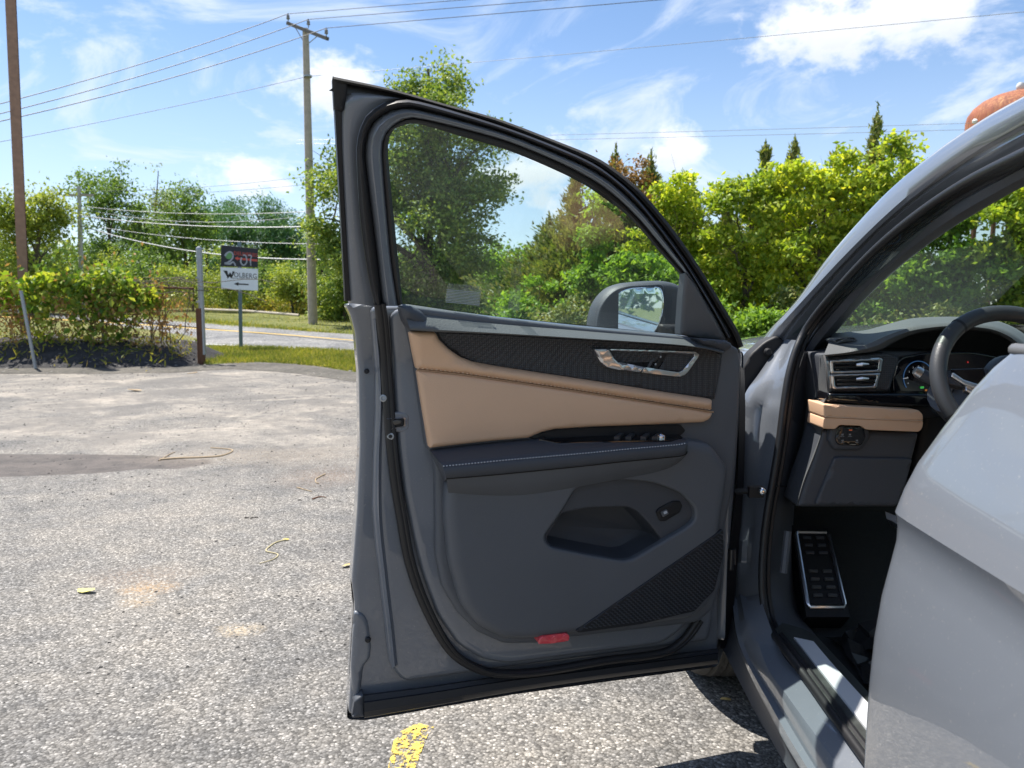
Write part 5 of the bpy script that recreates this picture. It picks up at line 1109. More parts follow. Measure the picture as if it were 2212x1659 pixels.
HS = [(1722, 735, 2.24), (1706, 774, 2.2), (1697, 817, 2.18), (1690, 860, 2.17), (1686, 890, 2.16), (1676, 964, 2.15), (1663, 1050, 2.14), (1650, 1130, 2.13), (1642, 1200, 2.12), (1640, 1260, 2.11), (1644, 1310, 2.09), (1656, 1355, 2.05)]
def mix3(A, B, t, dd=0.0): return [((1-t)*a[0]+t*b_[0], (1-t)*a[1]+t*b_[1], (1-t)*a[2]+t*b_[2]+dd) for a, b_ in zip(A, B)]
def wob(A, k, s):
    out = []
    for i_, a in enumerate(A): out.append((a[0], a[1], a[2]+k*math.sin(i_*s)))
    return out
band('hinge_gap_shade', [PD_([(x, y, 2.16) for x, y in ((1600, 790), (1597, 900), (1592, 1050), (1572, 1200), (1560, 1330), (1556, 1400))]), PD_([(x, y, 2.2) for x, y in ((1608, 800), (1610, 900), (1606, 1050), (1594, 1200), (1584, 1330), (1578, 1400))])], m_black, car)  # black sheet standing in for the shade between door edge and pillar
hp = band('hinge_pillar', [PD_([(a[0]-6, a[1], a[2]+.25) for a in HL]), PD_(HL), PD_(wob(mix3(HL, HS, .3, .0), .008, 2.1)), PD_(wob(mix3(HL, HS, .5, .012), .012, 1.9)), PD_(wob(mix3(HL, HS, .68, .004), .006, 2.7)), PD_(mix3(HL, HS, .85, .0)), PD_(HS)], m_car, car, n=90, angle=60)
SEAL = [(2270, 304, 1.2), (2212, 332, 1.31), (2082, 397, 1.57), (1973, 470, 1.77), (1879, 550, 1.95), (1791, 645, 2.12), (1744, 706, 2.2), (1720, 755, 2.19), (1704, 810, 2.17), (1694, 870, 2.15), (1684, 950, 2.13), (1671, 1030, 2.12), (1657, 1110, 2.11), (1649, 1180, 2.1), (1646, 1250, 2.08), (1650, 1305, 2.06), (1663, 1355, 2.01)]
sealp = PD_(SEAL) + [Z(1692, 1398, .49), Z(1740, 1462, .475), Z(1800, 1545, .475), Z(1865, 1634, .475), Z(1905, 1690, .475)]
sp_ = crom(sealp); MB().tube(sp_, .0105, 10).build('opening_seal', m_rub, car)
MB().tube([p + Vector((.019, .012, -.002)) for p in sp_], .009, 8).build('opening_seal_lip', m_rub, car)
KL = [(1728, 760, 2.22), (1712, 815, 2.2), (1702, 880, 2.18), (1692, 950, 2.16), (1680, 1030, 2.15), (1667, 1110, 2.14), (1660, 1180, 2.13), (1658, 1250, 2.11), (1663, 1305, 2.08), (1678, 1352, 2.02)]
KR = [(1765, 760, 2.3), (1755, 800, 2.3), (1745, 860, 2.3), (1734, 946, 2.3), (1722, 1010, 2.3), (1712, 1085, 2.3), (1709, 1160, 2.3), (1711, 1240, 2.3), (1725, 1320, 2.25), (1762, 1372, 2.15)]
kick = band('kick_panel', [PD_([(a[0], a[1], a[2]+.05) for a in KL]), PD_(KL), PD_(mix3(KL, KR, .25, -.03)), PD_(mix3(KL, KR, .75, -.02)), PD_(KR), PD_([(a[0]+6, a[1], a[2]+.4) for a in KR])], m_trim2, car)
MB().tube(PD_([(1676, 1050, 2.11), (1700, 1051, 2.18), (1718, 1053, 2.24)]), .0022, 5).build('panel_joint', m_black, kick)
MB().tube(PD_([(1702, 1148, 2.16), (1699, 1175, 2.15), (1696, 1205, 2.14), (1692, 1238, 2.13)]), .011, 8).build('pull_handle', m_trim, kick)
bt = [(1606, 880), (1603, 830), (1606, 795), (1622, 765), (1652, 738), (1680, 724), (1698, 738), (1690, 756), (1662, 788), (1636, 820), (1615, 848)]
YF = Frame((0, 2.33, 0), (1, 0, 0), (0, -1, 0)); pillow('hinge_cover', YF, bt, -.06, .0, .008, M('cover_black', (.014, .013, .014), .6, bump=.6, bscale=40), car, rnd=.012)
q = U(1658, 760, 2.325); mb = MB(); mb.lathe([(.012, 0), (.012, -.008), (.008, -.012), (0, -.012)], q, 'y', 12); mb.build('cover_bolt', m_black, car)
cs_ = MB().tube(PD_([(1588, 1062, 2.13), (1610, 1061, 2.12), (1630, 1062, 2.11), (1654, 1062, 2.11)]), .0085, 8).build('check_strap', m_black, car)
q = U(1632, 1062, 2.105); mb = MB(); mb.box(q, (.04, .02, .03)); mb.build('strap_bracket', m_black, cs_)
q = U(1646, 1061, 2.09); mb = MB(); mb.lathe([(.011, 0), (.011, -.006), (.009, -.01), (.005, -.012), (0, -.012)], q, 'y', 14); mb.build('strap_bolt', m_chr, cs_)
for py, d_ in ((1208, 2.15), (850, 2.2)):
    q = U(1582, py, d_); mb = MB(); mb.box(q+Vector((.0, .04, 0)), (.03, .05, .045)); mb.tube([q+Vector((-.004, .0, -.03)), q+Vector((-.004, .0, .03))], .009, 10); mb.build('door_hinge', M('hinge_paint', (.03, .03, .033), .35, coat=.5), car)
# sill
c0 = [Z(x, y, .30) for x, y in ((1540, 1372), (1566, 1412), (1628, 1530), (1692, 1640), (1760, 1758))]
c1 = [Z(x, y, .335) for x, y in ((1556, 1362), (1574, 1398), (1634, 1513), (1698, 1625), (1762, 1735))]
c2 = [U(1581, 1290, 2.25)] + [Z(x, y, .375) for x, y in ((1592, 1392), (1672, 1560), (1728, 1659), (1785, 1750))]
p1 = [U(1590, 1290, 2.23)] + [Z(x, y, .40) for x, y in ((1612, 1405), (1690, 1540), (1762, 1659), (1815, 1745))]
p2 = [U(1612, 1290, 2.17)] + [Z(x, y, .45) for x, y in ((1650, 1425), (1702, 1505), (1800, 1640), (1860, 1728))]
p3 = [U(1640, 1285, 2.09)] + [Z(x, y, .465) for x, y in ((1684, 1402), (1734, 1466), (1794, 1548), (1895, 1692))]
sill = band('sill', [c2, [a.lerp(b_, .5)+Vector((-.006, 0, .008)) for a, b_ in zip(c2, p1)], p1, [a.lerp(b_, .5)+Vector((-.004, 0, .01)) for a, b_ in zip(p1, p2)], p2, p3], m_car, car, n=60, angle=35)
band('sill_cladding', [[p+Vector((.1, 0, -.03)) for p in c0], c0, [a.lerp(b_, .5)+Vector((-.01, 0, 0)) for a, b_ in zip(c0, c1)], c1, [p+Vector((.0, 0, .003)) for p in c2]], m_trim2, sill, n=60)
t1 = [Z(x, y, .475) for x, y in ((1672, 1362), (1700, 1398), (1748, 1462), (1808, 1545), (1905, 1680))]
t2 = [Z(x, y, .478) for x, y in ((1690, 1345), (1715, 1376), (1793, 1474), (1870, 1571), (1935, 1655))]
t3 = [Z(x, y, .478) for x, y in ((1735, 1358), (1755, 1383), (1800, 1437), (1874, 1517), (1940, 1588))]
t4 = [Z(x, y, .462) for x, y in ((1762, 1372), (1799, 1412), (1840, 1456), (1880, 1500), (1945, 1565))]
strim = band('sill_trim', [[p+Vector((0, 0, -.03)) for p in t1], t1, [p+Vector((.004, 0, .004)) for p in t1], t2, t3, t4, [p+Vector((.03, 0, -.11)) for p in t4]], M('dusty_black_trim', (.03, .034, .032), .6, bump=.3, bscale=150, var=.7, vscale=30), car, n=50, angle=30)
s2 = [Z(x, y, .483) for x, y in ((1715, 1376), (1793, 1474), (1870, 1571), (1935, 1655))]; s3 = [Z(x, y, .483) for x, y in ((1757, 1385), (1802, 1438), (1874, 1517), (1940, 1588))]
band('scuff_plate', [[p-Vector((0, 0, .006)) for p in s2], s2, s3, [p-Vector((0, 0, .006)) for p in s3]], m_alu, strim, n=30, angle=30)
# cabin floor, bulkhead, far side, roof
v = [CP(.70, .2, .36), CP(2.3, .2, .36), CP(2.3, 2.25, .36), CP(.72, 2.25, .36), CP(2.3, 2.6, .62), CP(.74, 2.6, .62), CP(2.3, 2.65, 1.15), CP(.76, 2.65, 1.15)]
floor_ = mesh('floor_carpet', v, [(0, 1, 2, 3), (3, 2, 4, 5), (5, 4, 6, 7)], m_carpet, car, False)
mesh('underbody', [CP(.66, -1.5, .3), CP(2.36, -1.5, .3), CP(2.36, 3.9, .3), CP(.66, 3.9, .3), CP(.66, -1.5, .35), CP(2.36, -1.5, .35), CP(2.36, 3.9, .35), CP(.66, 3.9, .35)], [(0, 1, 2, 3), (4, 5, 6, 7), (0, 1, 5, 4), (2, 3, 7, 6), (1, 2, 6, 5), (0, 3, 7, 4)], m_black, car, False)
rows = []
for y, lo_l, zz in ((1.2, .93, 1.735), (.9, .87, 1.765), (.2, .84, 1.79), (-1.2, .86, 1.77)):
    rows.append([CP(lo_l, y, zz-.05), CP(lo_l+.06, y, zz), CP(1.2, y, zz+.03), CP(1.5, y, zz+.035), CP(1.8, y, zz+.03), CP(2.94-lo_l, y, zz), CP(3.0-lo_l, y, zz-.05)])
roof = band('roof', rows, m_car, car, n=30)
band('headliner', [[p-Vector((0, 0, .03)) for p in r_] for r_ in rows], M('headliner_cloth', (.3, .29, .28), .9), roof, n=30)
band('windscreen', [[CP(.92, 1.24, 1.72), CP(1.5, 1.18, 1.76), CP(2.08, 1.24, 1.72)], [CP(.83, 1.85, 1.47), CP(1.5, 1.75, 1.52), CP(2.17, 1.85, 1.47)], [CP(.75, 2.48, 1.16), CP(1.5, 2.72, 1.15), CP(2.25, 2.48, 1.16)]], m_wind, car, n=30)
# far flank, plain but closed
band('far_flank', [[CP(2.42, -1.5, .34), CP(2.42, 2.2, .34)], [CP(2.47, -1.5, .8), CP(2.47, 2.2, .8)], [CP(2.46, -1.5, 1.05), CP(2.46, 2.2, 1.05)], [CP(2.33, -1.5, 1.26), CP(2.33, 2.3, 1.2)]], m_car, car, n=12)
band('far_glass', [[CP(2.33, -1.5, 1.26), CP(2.33, 2.3, 1.2)], [CP(2.14, -1.3, 1.72), CP(2.1, 1.2, 1.7)]], m_wind, car, n=12)
band('far_pillar', [[CP(2.14, 1.2, 1.72), CP(2.33, 2.45, 1.17)], [CP(2.06, 1.22, 1.74), CP(2.25, 2.5, 1.17)]], m_car, car, n=12)
# bonnet and wing
hy = [(2.45, .06), (2.9, .055), (3.4, .02), (3.75, -.06), (3.95, -.2)]
band('bonnet', [[CP(.64, y, 1.05+dz), CP(.72, y, 1.12+dz), CP(.9, y, 1.165+dz), CP(1.2, y, 1.2+dz), CP(1.5, y, 1.21+dz), CP(1.8, y, 1.2+dz), CP(2.1, y, 1.165+dz), CP(2.28, y, 1.12+dz), CP(2.36, y, 1.05+dz)] for y, dz in hy], m_car, car, n=40)
SF = Frame((.53, 0, 0), (.03, 1, 0), (-1, .03, 0)); ar = [(2.74+.46*math.cos(a_), .39+.46*math.sin(a_)) for a_ in np.linspace(math.pi*1.02, -.02*math.pi, 16)]
pillow('front_wing', SF, [(2.13, .37), (2.2, .34)] + ar + [(3.85, .34), (3.95, .5), (3.93, .85), (3.7, 1.0), (2.9, 1.06), (2.4, 1.08), (2.16, 1.06), (2.13, .9)], -.02, .0, .018, m_car, car, rnd=.02, sz=True)
pillow('wheel_arch_trim', SF, ar + [(2.74+.40*math.cos(a_), .39+.40*math.sin(a_)) for a_ in np.linspace(0, math.pi, 16)], -.1, .012, .008, m_trim2, car, rnd=.005, sz=True)
mesh('front_bumper', [CP(.6, 3.9, .25), CP(2.4, 3.9, .25), CP(2.35, 4.05, .3), CP(.65, 4.05, .3), CP(.6, 3.9, .95), CP(2.4, 3.9, .95), CP(2.35, 4.03, .85), CP(.65, 4.03, .85)], [(0, 1, 2, 3), (4, 5, 6, 7), (3, 2, 6, 7), (0, 3, 7, 4), (1, 2, 6, 5)], m_car, car, False)
mesh('inner_arch', [CP(.56, 2.31, .4), CP(.56, 3.45, .4), CP(.8, 3.45, .4), CP(.8, 2.31, .4), CP(.56, 2.36, .95), CP(.56, 3.4, .95), CP(.8, 3.4, .95), CP(.8, 2.36, .95)], [(0, 3, 7, 4), (4, 5, 6, 7), (3, 2, 6, 7), (1, 2, 6, 5)], m_black, car, False)
def wheel(lat, y, s):
    c = CP(lat, y, .39); nA, prof = 144, []
    ww = .125
    for k in range(29):
        x_ = -ww + 2*ww*k/28; r_ = .39 - .03*(abs(x_)/ww)**5
        if abs(x_) < .095 and any(abs(x_-g_) < .006 for g_ in (-.07, -.025, .025, .07)): r_ -= .009
        prof.append((r_, x_))
    prof = [(.25, -.105), (.31, -.122), (.35, -.128)] + prof + [(.35, .128), (.31, .122), (.25, .105)]
    mb = MB(); mb.lathe(prof, c, 'x', nA); m_ = len(prof)
    for i_ in range(nA):
        for j in range(3, m_-3):
            if (i_*3 + j) % 9 == 0:
                v_ = mb.v[i_*m_+j]; dd = Vector((0, v_.y-c.y, v_.z-c.z)).normalized(); mb.v[i_*m_+j] = v_ - dd*.006
    wh = mb.build('wheel', M('tyre_rubber', (.045, .043, .04), .8, var=.2, vscale=30), car, True, 30)
    mb = MB(); mb.lathe([(.25, -.1*s), (.25, .1*s), (.235, .11*s), (.22, .09*s), (.21, -.09*s)], c, 'x', 48)
    for k in range(5):
        a_ = k*2*math.pi/5; d_ = Vector((0, math.cos(a_), math.sin(a_))); mb.tube([c+Vector((.085*s, 0, 0))+d_*.04, c+Vector((.095*s, 0, 0))+d_*.23], [.035, .026], 6)
    mb.lathe([(.0, .1*s), (.06, .095*s), (.065, .06*s)], c, 'x', 20); mb.build('rim', m_sat, wh); return wh
wheel(.665, 2.74, -1); wheel(2.33, 2.74, 1)
# closed rear door, its skin running back past the viewer
sec = [(2190, 762, 1.0), (2150, 795, 1.02), (2105, 842, 1.04), (2040, 925, 1.06), (1985, 1002, 1.07), (1955, 1058, 1.075), (1938, 1100, 1.08), (1935, 1108, 1.08), (1937, 1118, 1.081), (1940, 1138, 1.082), (1938, 1170, 1.084), (1927, 1212, 1.086), (1906, 1290, 1.09), (1890, 1380, 1.095), (1880, 1470, 1.1), (1873, 1565, 1.1), (1868, 1659, 1.1), (1870, 1800, 1.1), (1885, 1950, 1.1), (1910, 2080, 1.1)]
s3d = [U(*p) for p in sec]
def back(dy, bul): return [Vector((p.x - .03*dy - bul*math.sin(math.pi*min(1, max(0, (p.z-.4)/.9)))**.5 , p.y - dy, p.z)) for p in s3d]
rows = [[p+Vector((.06, .012, 0)) for p in s3d], [p+Vector((.012, .012, 0)) for p in s3d], [p+Vector((.003, .008, 0)) for p in s3d], s3d, back(.012, .003), back(.05, .006), back(.15, .01), back(.3, .015), back(.5, .018), back(.75, .02), back(1.2, .018), back(1.7, .01)]
rd = mesh('rear_door', [p for r_ in rows for p in r_], grid_faces(len(rows), len(sec)), m_car, car, True, 14)
a_ = U(2200, 757, 1.0); MB().tube([a_+Vector((.006, .015, 0)), a_, a_-Vector((.0, .5, 0)), a_-Vector((.01, 1.5, 0))], .009, 10).build('belt_moulding', M('grey_moulding', (.12, .12, .125), .4), rd)
band('rear_window', [[a_+Vector((.01, 0, .01)), a_+Vector((0, -1.5, .01))], [a_+Vector((.18, -.05, .42)), a_+Vector((.18, -1.4, .42))]], m_wind, rd, n=10)
band('centre_pillar', [[CP(.70, 1.03, .45), CP(.70, 1.03, 1.28), CP(.86, .98, 1.72)], [CP(.70, .9, .45), CP(.70, .9, 1.28), CP(.86, .86, 1.72)], [CP(.82, .88, .45), CP(.78, .88, 1.28), CP(.92, .86, 1.72)]], m_trim2, car, n=20)
# ------------------------------------------------------------------ dashboard
YD = Frame((0, 2.08, 0), (1, 0, 0), (0, -1, 0))
dash = pillow('dashboard', YD, [(1779, 766), (1830, 760), (1900, 757), (2000, 760), (2120, 762), (2260, 790), (2300, 900), (2000, 890), (1783, 880)], -.2, -.03, .01, m_trim2, car, rnd=.01)
def ydr(pts, w): return [YD.w(x, y, w) for x, y in pts]
tb = [(1799, 720), (1832, 717), (1871, 713), (1918, 700), (1952, 691), (1987, 686), (2056, 684), (2126, 688), (2172, 699), (2212, 721), (2270, 770)]
tf = [(1781, 763), (1832, 757), (1880, 741), (1918, 724), (1964, 709), (2010, 703), (2056, 700), (2126, 704), (2172, 716), (2208, 740), (2250, 790)]
tu = [(1783, 770), (1832, 765), (1894, 757), (1930, 738), (1966, 722), (2012, 712), (2056, 709), (2126, 713), (2166, 726), (2198, 750), (2236, 800)]
band('dash_top', [[Vector((p.x, 2.62, 1.13)) for p in ydr(tb, -.15)], ydr(tb, -.16), ydr(mix(tb, tf, .3), -.1), ydr(mix(tb, tf, .75), -.01), ydr(tf, .03), ydr(mix(tf, tu, .5), .036), ydr(tu, .025), ydr([(x*1.0, y+4) for x, y in tu], -.14)], m_pad, dash, n=70, angle=50)
m_capm = m_pad
fe = [(1780, 766), (1786, 800), (1790, 848), (1779, 872), (1776, 927), (1760, 979), (1736, 1040), (1721, 1092)]; be_ = [(1757, 770), (1750, 830), (1742, 880), (1735, 930), (1729, 960), (1723, 1000), (1716, 1050), (1712, 1090)]
band('dash_side_cap', [[U(x, y, 2.25) for x, y in be_], [U(x, y, 2.18) for x, y in mix(be_, fe, .35)], [U(x, y, 2.1) for x, y in mix(be_, fe, .75)], [U(x, y, 2.07) for x, y in fe], [U(x+3, y, 2.075) for x, y in fe]], m_pad, dash, n=40)
band('dash_edge_strip', [[U(x, y, 2.062) for x, y in ((1778, 766), (1783, 800), (1787, 846))], [U(x, y, 2.05) for x, y in ((1783, 768), (1788, 800), (1792, 846))], [U(x, y, 2.06) for x, y in ((1788, 770), (1793, 800), (1796, 846))]], m_sat, dash, n=12)
pillow('vent_surround', YD, [(1786, 772), (1918, 762), (1945, 772), (1936, 800), (1922, 846), (1794, 848)], -.04, .01, .006, m_weave, dash, rnd=.01)
for oo, ii in (([(1793, 779), (1800, 777), (1904, 773), (1908, 777), (1904, 804), (1795, 807)], [(1800, 783), (1899, 779), (1896, 799), (1801, 802)]), ([(1795, 809), (1903, 806), (1895, 836), (1891, 839), (1803, 841), (1798, 836)], [(1802, 813), (1895, 811), (1888, 834), (1805, 836)])):
    vn_ = pillow_holes('air_vent', YD, oo, [ii], .008, .02, .003, m_sat, dash, rnd=.004, hdepth=.02, hR=.002, floor=True)
    pillow('vent_cavity', YD, ii, .003, .006, .0005, m_black, vn_, rnd=.003)
    y0 = (ii[0][1]+ii[1][1])/2
    for k in range(2):
        yy = y0 + 6 + k*9; MB().tube([YD.w(ii[0][0]+3, yy+2, .012), YD.w(ii[1][0]-5, yy-1, .012)], .0035, 6, ry=.009).build('vent_slat', m_pblack, vn_)
    MB().tube([YD.w(1850, y0+7, .02), YD.w(1862, y0+6, .024), YD.w(1876, y0+6, .02)], [.004, .006, .003], 8).build('vent_tab', m_sat, vn_)
pillow('top_vent', YD, [(1799, 734), (1812, 730), (1846, 727), (1855, 738), (1850, 741), (1812, 747), (1806, 742)], -.1, -.045, .004, m_pad, dash, rnd=.006)
q = [(1804, 735), (1813, 732.5), (1844, 729.5), (1851, 738), (1813, 743.5)]; vt = pillow('top_vent_cavity', YD, q, -.06, -.0425, .0005, m_black, dash, rnd=.004)
for k in range(4): MB().tube([YD.w(1808+k*4, 741-k*1.6, -.041), YD.w(1830+k*6, 731.5+k*1.4, -.041)], .0025, 5).build('top_vent_slat', m_pad, vt)
# cluster
m_screen = M('instrument_screen', (.004, .004, .006), .08, coat=1)
cl = pillow('instrument_cluster', YD, [(1938, 782), (1950, 770), (2000, 762), (2100, 760), (2190, 775), (2200, 850), (1930, 850), (1928, 820)], -.03, -.012, .004, m_screen, dash, rnd=.01)
ci = [YD.w(1984+32*math.cos(a_), 816+36*math.sin(a_), -.009) for a_ in np.linspace(math.pi*.8, math.pi*2.1, 40)]
m_blue = M('gauge_blue', (.01, .02, .05), .3, emit=(.1, .3, .7), estr=.10); m_lit = M('gauge_white', (.2, .2, .2), .3, emit=(.7, .75, .8), estr=.16)
MB().tube(ci, .0012, 5).build('gauge_ring', m_blue, cl)
for k, ch in enumerate('012345'):
    a_ = math.pi*(.88+.155*k); textpx('gauge_numeral', ch, (1984+24*math.cos(a_), 818+27*math.sin(a_)), 3.4, m_lit, cl, YD, -.0085)
MB().tube([YD.w(1951, 818, -.008), YD.w(1962, 816, -.008)], .001, 4).build('gauge_needle', m_lit, cl)
polypx('green_lamp', [(1988, 835), (1996, 834.5), (1996, 839), (1988, 839.5)], M('lamp_green', (.02, .1, .02), .3, emit=(.1, .8, .15), estr=.2), cl, YD, -.0085)
polypx('amber_lamp', [(1998, 841), (2003, 840.5), (2003, 845), (1998, 845)], M('lamp_amber', (.1, .05, .01), .3, emit=(.8, .3, .08), estr=.15), cl, YD, -.0085)
textpx('temperature_digits', '10', (2009, 843), 3.4, m_lit, cl, YD, -.0085)
polypx('red_lamp', [(2089, 784), (2091, 779), (2093, 784)], M('lamp_red', (.1, .01, .01), .3, emit=(.9, .05, .05), estr=.2), cl, YD, -.0085)
pillow('gloss_strip', YD, [(1790, 849), (1930, 850), (2060, 850), (2060, 866), (2000, 880), (1900, 876), (1788, 868)], -.05, .022, .008, m_pblack, dash, rnd=.006)
pillow('under_strip_gap', YD, [(1784, 866), (2010, 876), (2030, 900), (1990, 905), (1784, 884)], -.08, .0, .003, m_black, dash, rnd=.004)
tanu = [(1779, 873), (1790, 875), (1890, 880), (1985, 886), (1994, 895), (1995, 908), (1880, 905.5), (1780, 901.5)]
pillow('leather_strip_upper', YD, tanu, -.06, .05, .003, m_tan, dash, rnd=.005, hh=.004)
pillow('leather_strip_lower', YD, [(1780, 902), (1880, 906), (1995, 910), (1993, 924), (1986, 933), (1880, 929), (1869, 927), (1862, 920), (1813, 918), (1805, 927), (1777, 926)], -.06, .049, .002, m_tan, dash, rnd=.006)
MB().tube(crom(ydr([(1782, 900), (1880, 904.5), (1993, 909)], .05)), .0013, 5).build('strip_stitching', m_tanseam, dash)
pillow('lower_panel', YD, [(1777, 929), (1987, 935), (1974, 987), (1952, 1060), (1940, 1096), (1722, 1096), (1740, 1040), (1762, 979)], -.1, .012, .012, m_trim2, dash, rnd=.012)
pillow('knee_panel', YD, [(1803, 990), (1812, 987), (1973, 990), (1958, 1045), (1938, 1094), (1760, 1092), (1780, 1045), (1797, 1003)], .0, .022, .006, m_trim2, dash, rnd=.012)
pillow('light_switch_bezel', YD, [(1796, 925), (1812, 917), (1866, 918), (1880, 928), (1882, 946), (1862, 974), (1804, 974), (1788, 950)], .0, .028, .012, m_trim2, dash, rnd=.012)
ls_ = pillow('light_switch_panel', YD, [(1804, 948), (1813, 921), (1820, 919), (1860, 920), (1866, 922), (1871, 946), (1862, 961), (1855, 963), (1815, 962), (1809, 959)], .02, .033, .003, m_pblack, dash, rnd=.006)
for x, y in ((1820, 940), (1836, 940), (1820, 953), (1851, 953)):
    polypx('switch_icon', [(x-3, y-3), (x+3, y-3), (x+2, y+.5), (x-2, y+.5)], M('icon_dim', (.2, .21, .22), .5), ls_, YD, .0335, .001); polypx('switch_icon', [(x-4, y+2), (x+4, y+2), (x+4, y+3.2), (x-4, y+3.2)], M('icon_dim2', (.16, .17, .18), .5), ls_, YD, .0335, .0002)
polypx('auto_lamp', [(1834, 928.2), (1841, 928.2), (1841, 930), (1834, 930)], M('lamp_orange', (.2, .03, .01), .4, emit=(.9, .2, .08), estr=.15), ls_, YD, .0335, .0002)
# steering wheel
WC = U(2196, 826, 1.72); wax = Vector((-.03, -.88, .42)).normalized(); e1 = Vector((1, 0, 0)) - wax*wax.x; e1.normalize(); e2 = wax.cross(e1)
if e2.z < 0: e2 = -e2
RW = .171
sw = mesh('steering_wheel', *(lambda mb: (mb.v, mb.f))(MB().tube([WC + e1*RW*math.cos(a_) + e2*RW*math.sin(a_) for a_ in np.linspace(0, 2*math.pi, 73)], .0185, 14, False, up=wax)), M('wheel_leather', (.04, .042, .046), .42, bump=.2, bscale=300), car)
for a_ in (2.2, .94, 3.6, 5.8): 
    c_ = WC + e1*RW*math.cos(a_) + e2*RW*math.sin(a_); tg = (-e1*math.sin(a_)+e2*math.cos(a_))*.003; MB().tube([c_-tg, c_+tg], .0192, 14).build('rim_seam', m_black, sw)
mb = MB(); mb.lathe([(.0, .035), (.04, .032), (.062, .015), (.07, -.01), (.06, -.05), (.0, -.06)], (0, 0, 0), 'z', 28)
rm = Matrix((e1, e2, wax)).transposed(); mesh('airbag_cover', [WC + rm @ v_ for v_ in mb.v], mb.f, m_trim2, sw)
def spoke(name, pts, h0, h1, mat, ex=1):
    n_ = len(pts); v_ = [WC + e1*x + e2*y + wax*h0 for x, y in pts] + [WC + e1*x + e2*y + wax*h1 for x, y in pts]
    me_ = mesh(name, v_, [tuple(range(n_))[::-1], tuple(range(n_, 2*n_))] + [(i_, (i_+1) % n_, n_+(i_+1) % n_, n_+i_) for i_ in range(n_)], mat, sw, False)
    bv = me_.modifiers.new('edge', 'BEVEL'); bv.width = .003; bv.segments = 2; return me_
for s_ in (-1, 1):
    spoke('spoke', [(s_*.165, .028), (s_*.06, .035), (s_*.06, -.025), (s_*.165, .0)], -.02, .004, m_trim2)
    spoke('button_pad', [(s_*.145, .03), (s_*.072, .032), (s_*.07, -.012), (s_*.125, -.006)], .004, .012, m_pblack)
    spoke('spoke_trim', [(s_*.15, .012), (s_*.125, -.008), (s_*.07, -.03), (s_*.07, -.016), (s_*.122, .004), (s_*.143, .022)], .0, .013, m_sat)
    spoke('spoke_trim', [(s_*.12, -.02), (s_*.06, -.06), (s_*.055, -.045), (s_*.118, -.008)], -.01, .006, m_sat)
spoke('lower_spoke', [(-.02, -.05), (.02, -.05), (.025, -.165), (-.025, -.165)], -.02, .003, m_trim2)
stk = MB().tube(PD_([(2062, 836, 1.84), (2030, 824, 1.86), (2005, 815, 1.87), (1990, 808, 1.875)]), [.014, .016, .015, .014], 10, ry=.012).build('indicator_stalk', m_trim2, car)
MB().tube(PD_([(1990, 808, 1.874), (1982, 803, 1.876), (1976, 800, 1.877)]), [.0135, .014, .010], 10, ry=.011).build('stalk_tip', m_sat, stk)
MB().tube(PD_([(2050, 850, 1.85), (2100, 900, 1.95), (2140, 940, 2.05)]), [.05, .055, .06], 16).build('column_shroud', m_trim2, car)
pillow('centre_stack', YD, [(1998, 880), (2120, 880), (2120, 1100), (1960, 1100), (1975, 990)], -.3, -.1, .02, m_black, car, rnd=.02)
# foot rest
fq = [(1718, 1150, 2.38), (1787, 1151, 2.38), (1825, 1312, 2.2), (1745, 1312, 2.2)]
def FQ(a_, b_, h=0.0):
    p = [U(*q_) for q_ in fq]; q_ = p[0].lerp(p[1], a_).lerp(p[3].lerp(p[2], a_), b_); nn = (p[1]-p[0]).cross(p[3]-p[0]).normalized(); nn = nn if nn.y < 0 else -nn; return q_ + nn*h
fp_ = mesh('foot_rest', [FQ(-.08, -.1), FQ(1.08, -.1), FQ(1.08, 1.12), FQ(-.08, 1.12)] + [FQ(a_, b_, -.08) for a_, b_ in ((-.08, -.1), (1.08, -.1), (1.08, 1.12), (-.08, 1.12))], [(0, 1, 2, 3), (0, 1, 5, 4), (1, 2, 6, 5), (2, 3, 7, 6), (3, 0, 4, 7)], m_black, car, False)
MB().tube([FQ(*q_, .004) for q_ in ((.05, 0), (.95, 0), (1, .04), (1, .96), (.95, 1), (.05, 1), (0, .96), (0, .04), (.05, 0))], .006, 6).build('foot_rest_frame', m_sat, fp_)
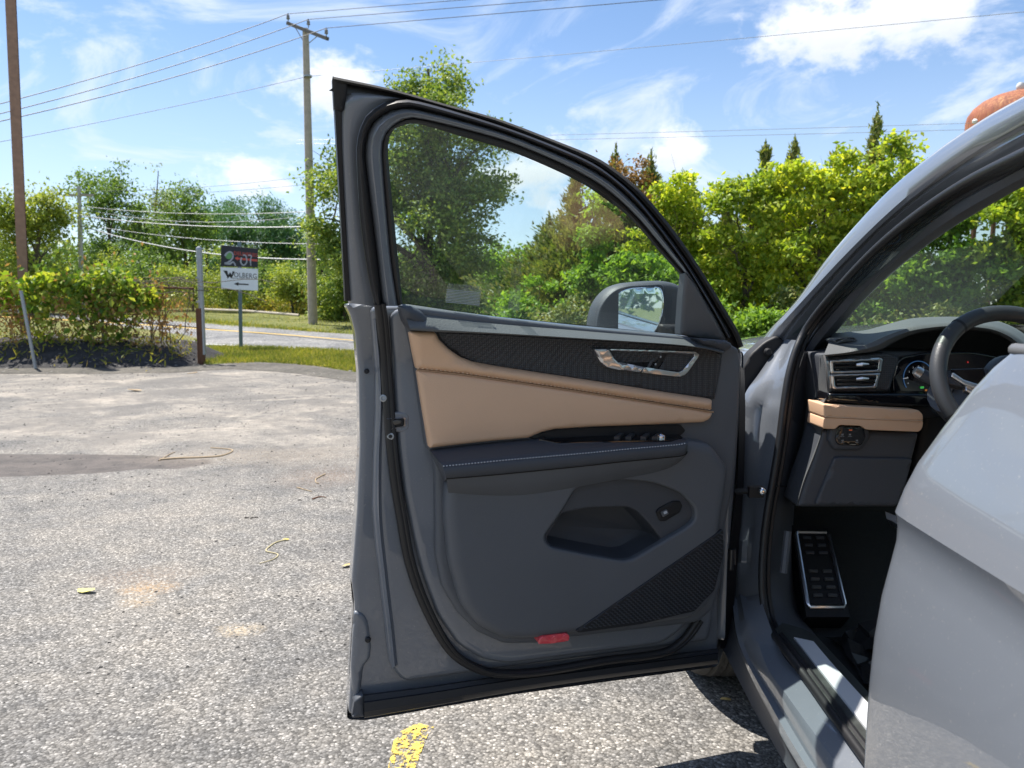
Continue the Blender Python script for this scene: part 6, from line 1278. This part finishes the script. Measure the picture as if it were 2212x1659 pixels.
for r0_, n_ in ((.08, 3), (.54, 4)):
    for k in range(n_):
        for a_ in (.16, .56):
            b_ = r0_ + k*.105; MB().tube([FQ(a_+.04, b_, .004), FQ(a_+.28, b_, .004)], .0055, 6).build('grip_pad', M('pad_rubber', (.09, .09, .09), .5) if r0_ > .5 else m_trim2, fp_)
band('brake_pedal', [PD_([(1912, 1105, 2.3), (1945, 1118, 2.28)]), PD_([(1915, 1120, 2.29), (1945, 1135, 2.27)]), PD_([(1925, 1135, 2.3), (1950, 1148, 2.28)])], m_sat, car, n=8)
# driver seat, outside the frame but mirrored in the door glass
def seatpart(name, c, d, r_, tilt=0.0):
    bm = bmesh.new(); bmesh.ops.create_cube(bm, size=1); bmesh.ops.scale(bm, vec=d, verts=bm.verts); bmesh.ops.bevel(bm, geom=bm.edges[:], offset=r_, segments=4, affect='EDGES', profile=.5)
    bmesh.ops.rotate(bm, matrix=Matrix.Rotation(tilt, 3, 'X'), verts=bm.verts); bmesh.ops.translate(bm, vec=c, verts=bm.verts)
    me = bpy.data.meshes.new(name); bm.to_mesh(me); bm.free(); me.polygons.foreach_set('use_smooth', [True]*len(me.polygons)); return link(name, me, seat, m_tan)
seat = MB().box(CP(1.12, .75, .47), (.46, .5, .2)).build('driver_seat', m_trim2, car)
seatpart('cushion', CP(1.12, .8, .62), (.5, .56, .16), .06); seatpart('seat_back', CP(1.12, .48, .98), (.5, .16, .72), .06, R(12)); seatpart('headrest', CP(1.12, .36, 1.43), (.27, .1, .2), .04, R(8))
for s_ in (-1, 1): seatpart('bolster', CP(1.12+s_*.23, .52, .92), (.09, .2, .5), .04, R(12)); seatpart('bolster', CP(1.12+s_*.24, .82, .66), (.09, .54, .16), .04)
# clear protective film in the footwell
g2 = np.random.default_rng(3); v = []
for iy in range(14):
    for ix in range(14):
        x_, y_ = .84+.03*ix, 1.5+.05*iy; v.append(CP(x_+.02*g2.normal(), y_+.02*g2.normal(), .37+.025*abs(g2.normal())))
tag(mesh('plastic_film', v, grid_faces(14, 14), M('crinkled_film', (.02, .02, .02), .25, spec=.5), None, False), 'crumpled dark plastic floor cover in the driver footwell', 'floor cover')
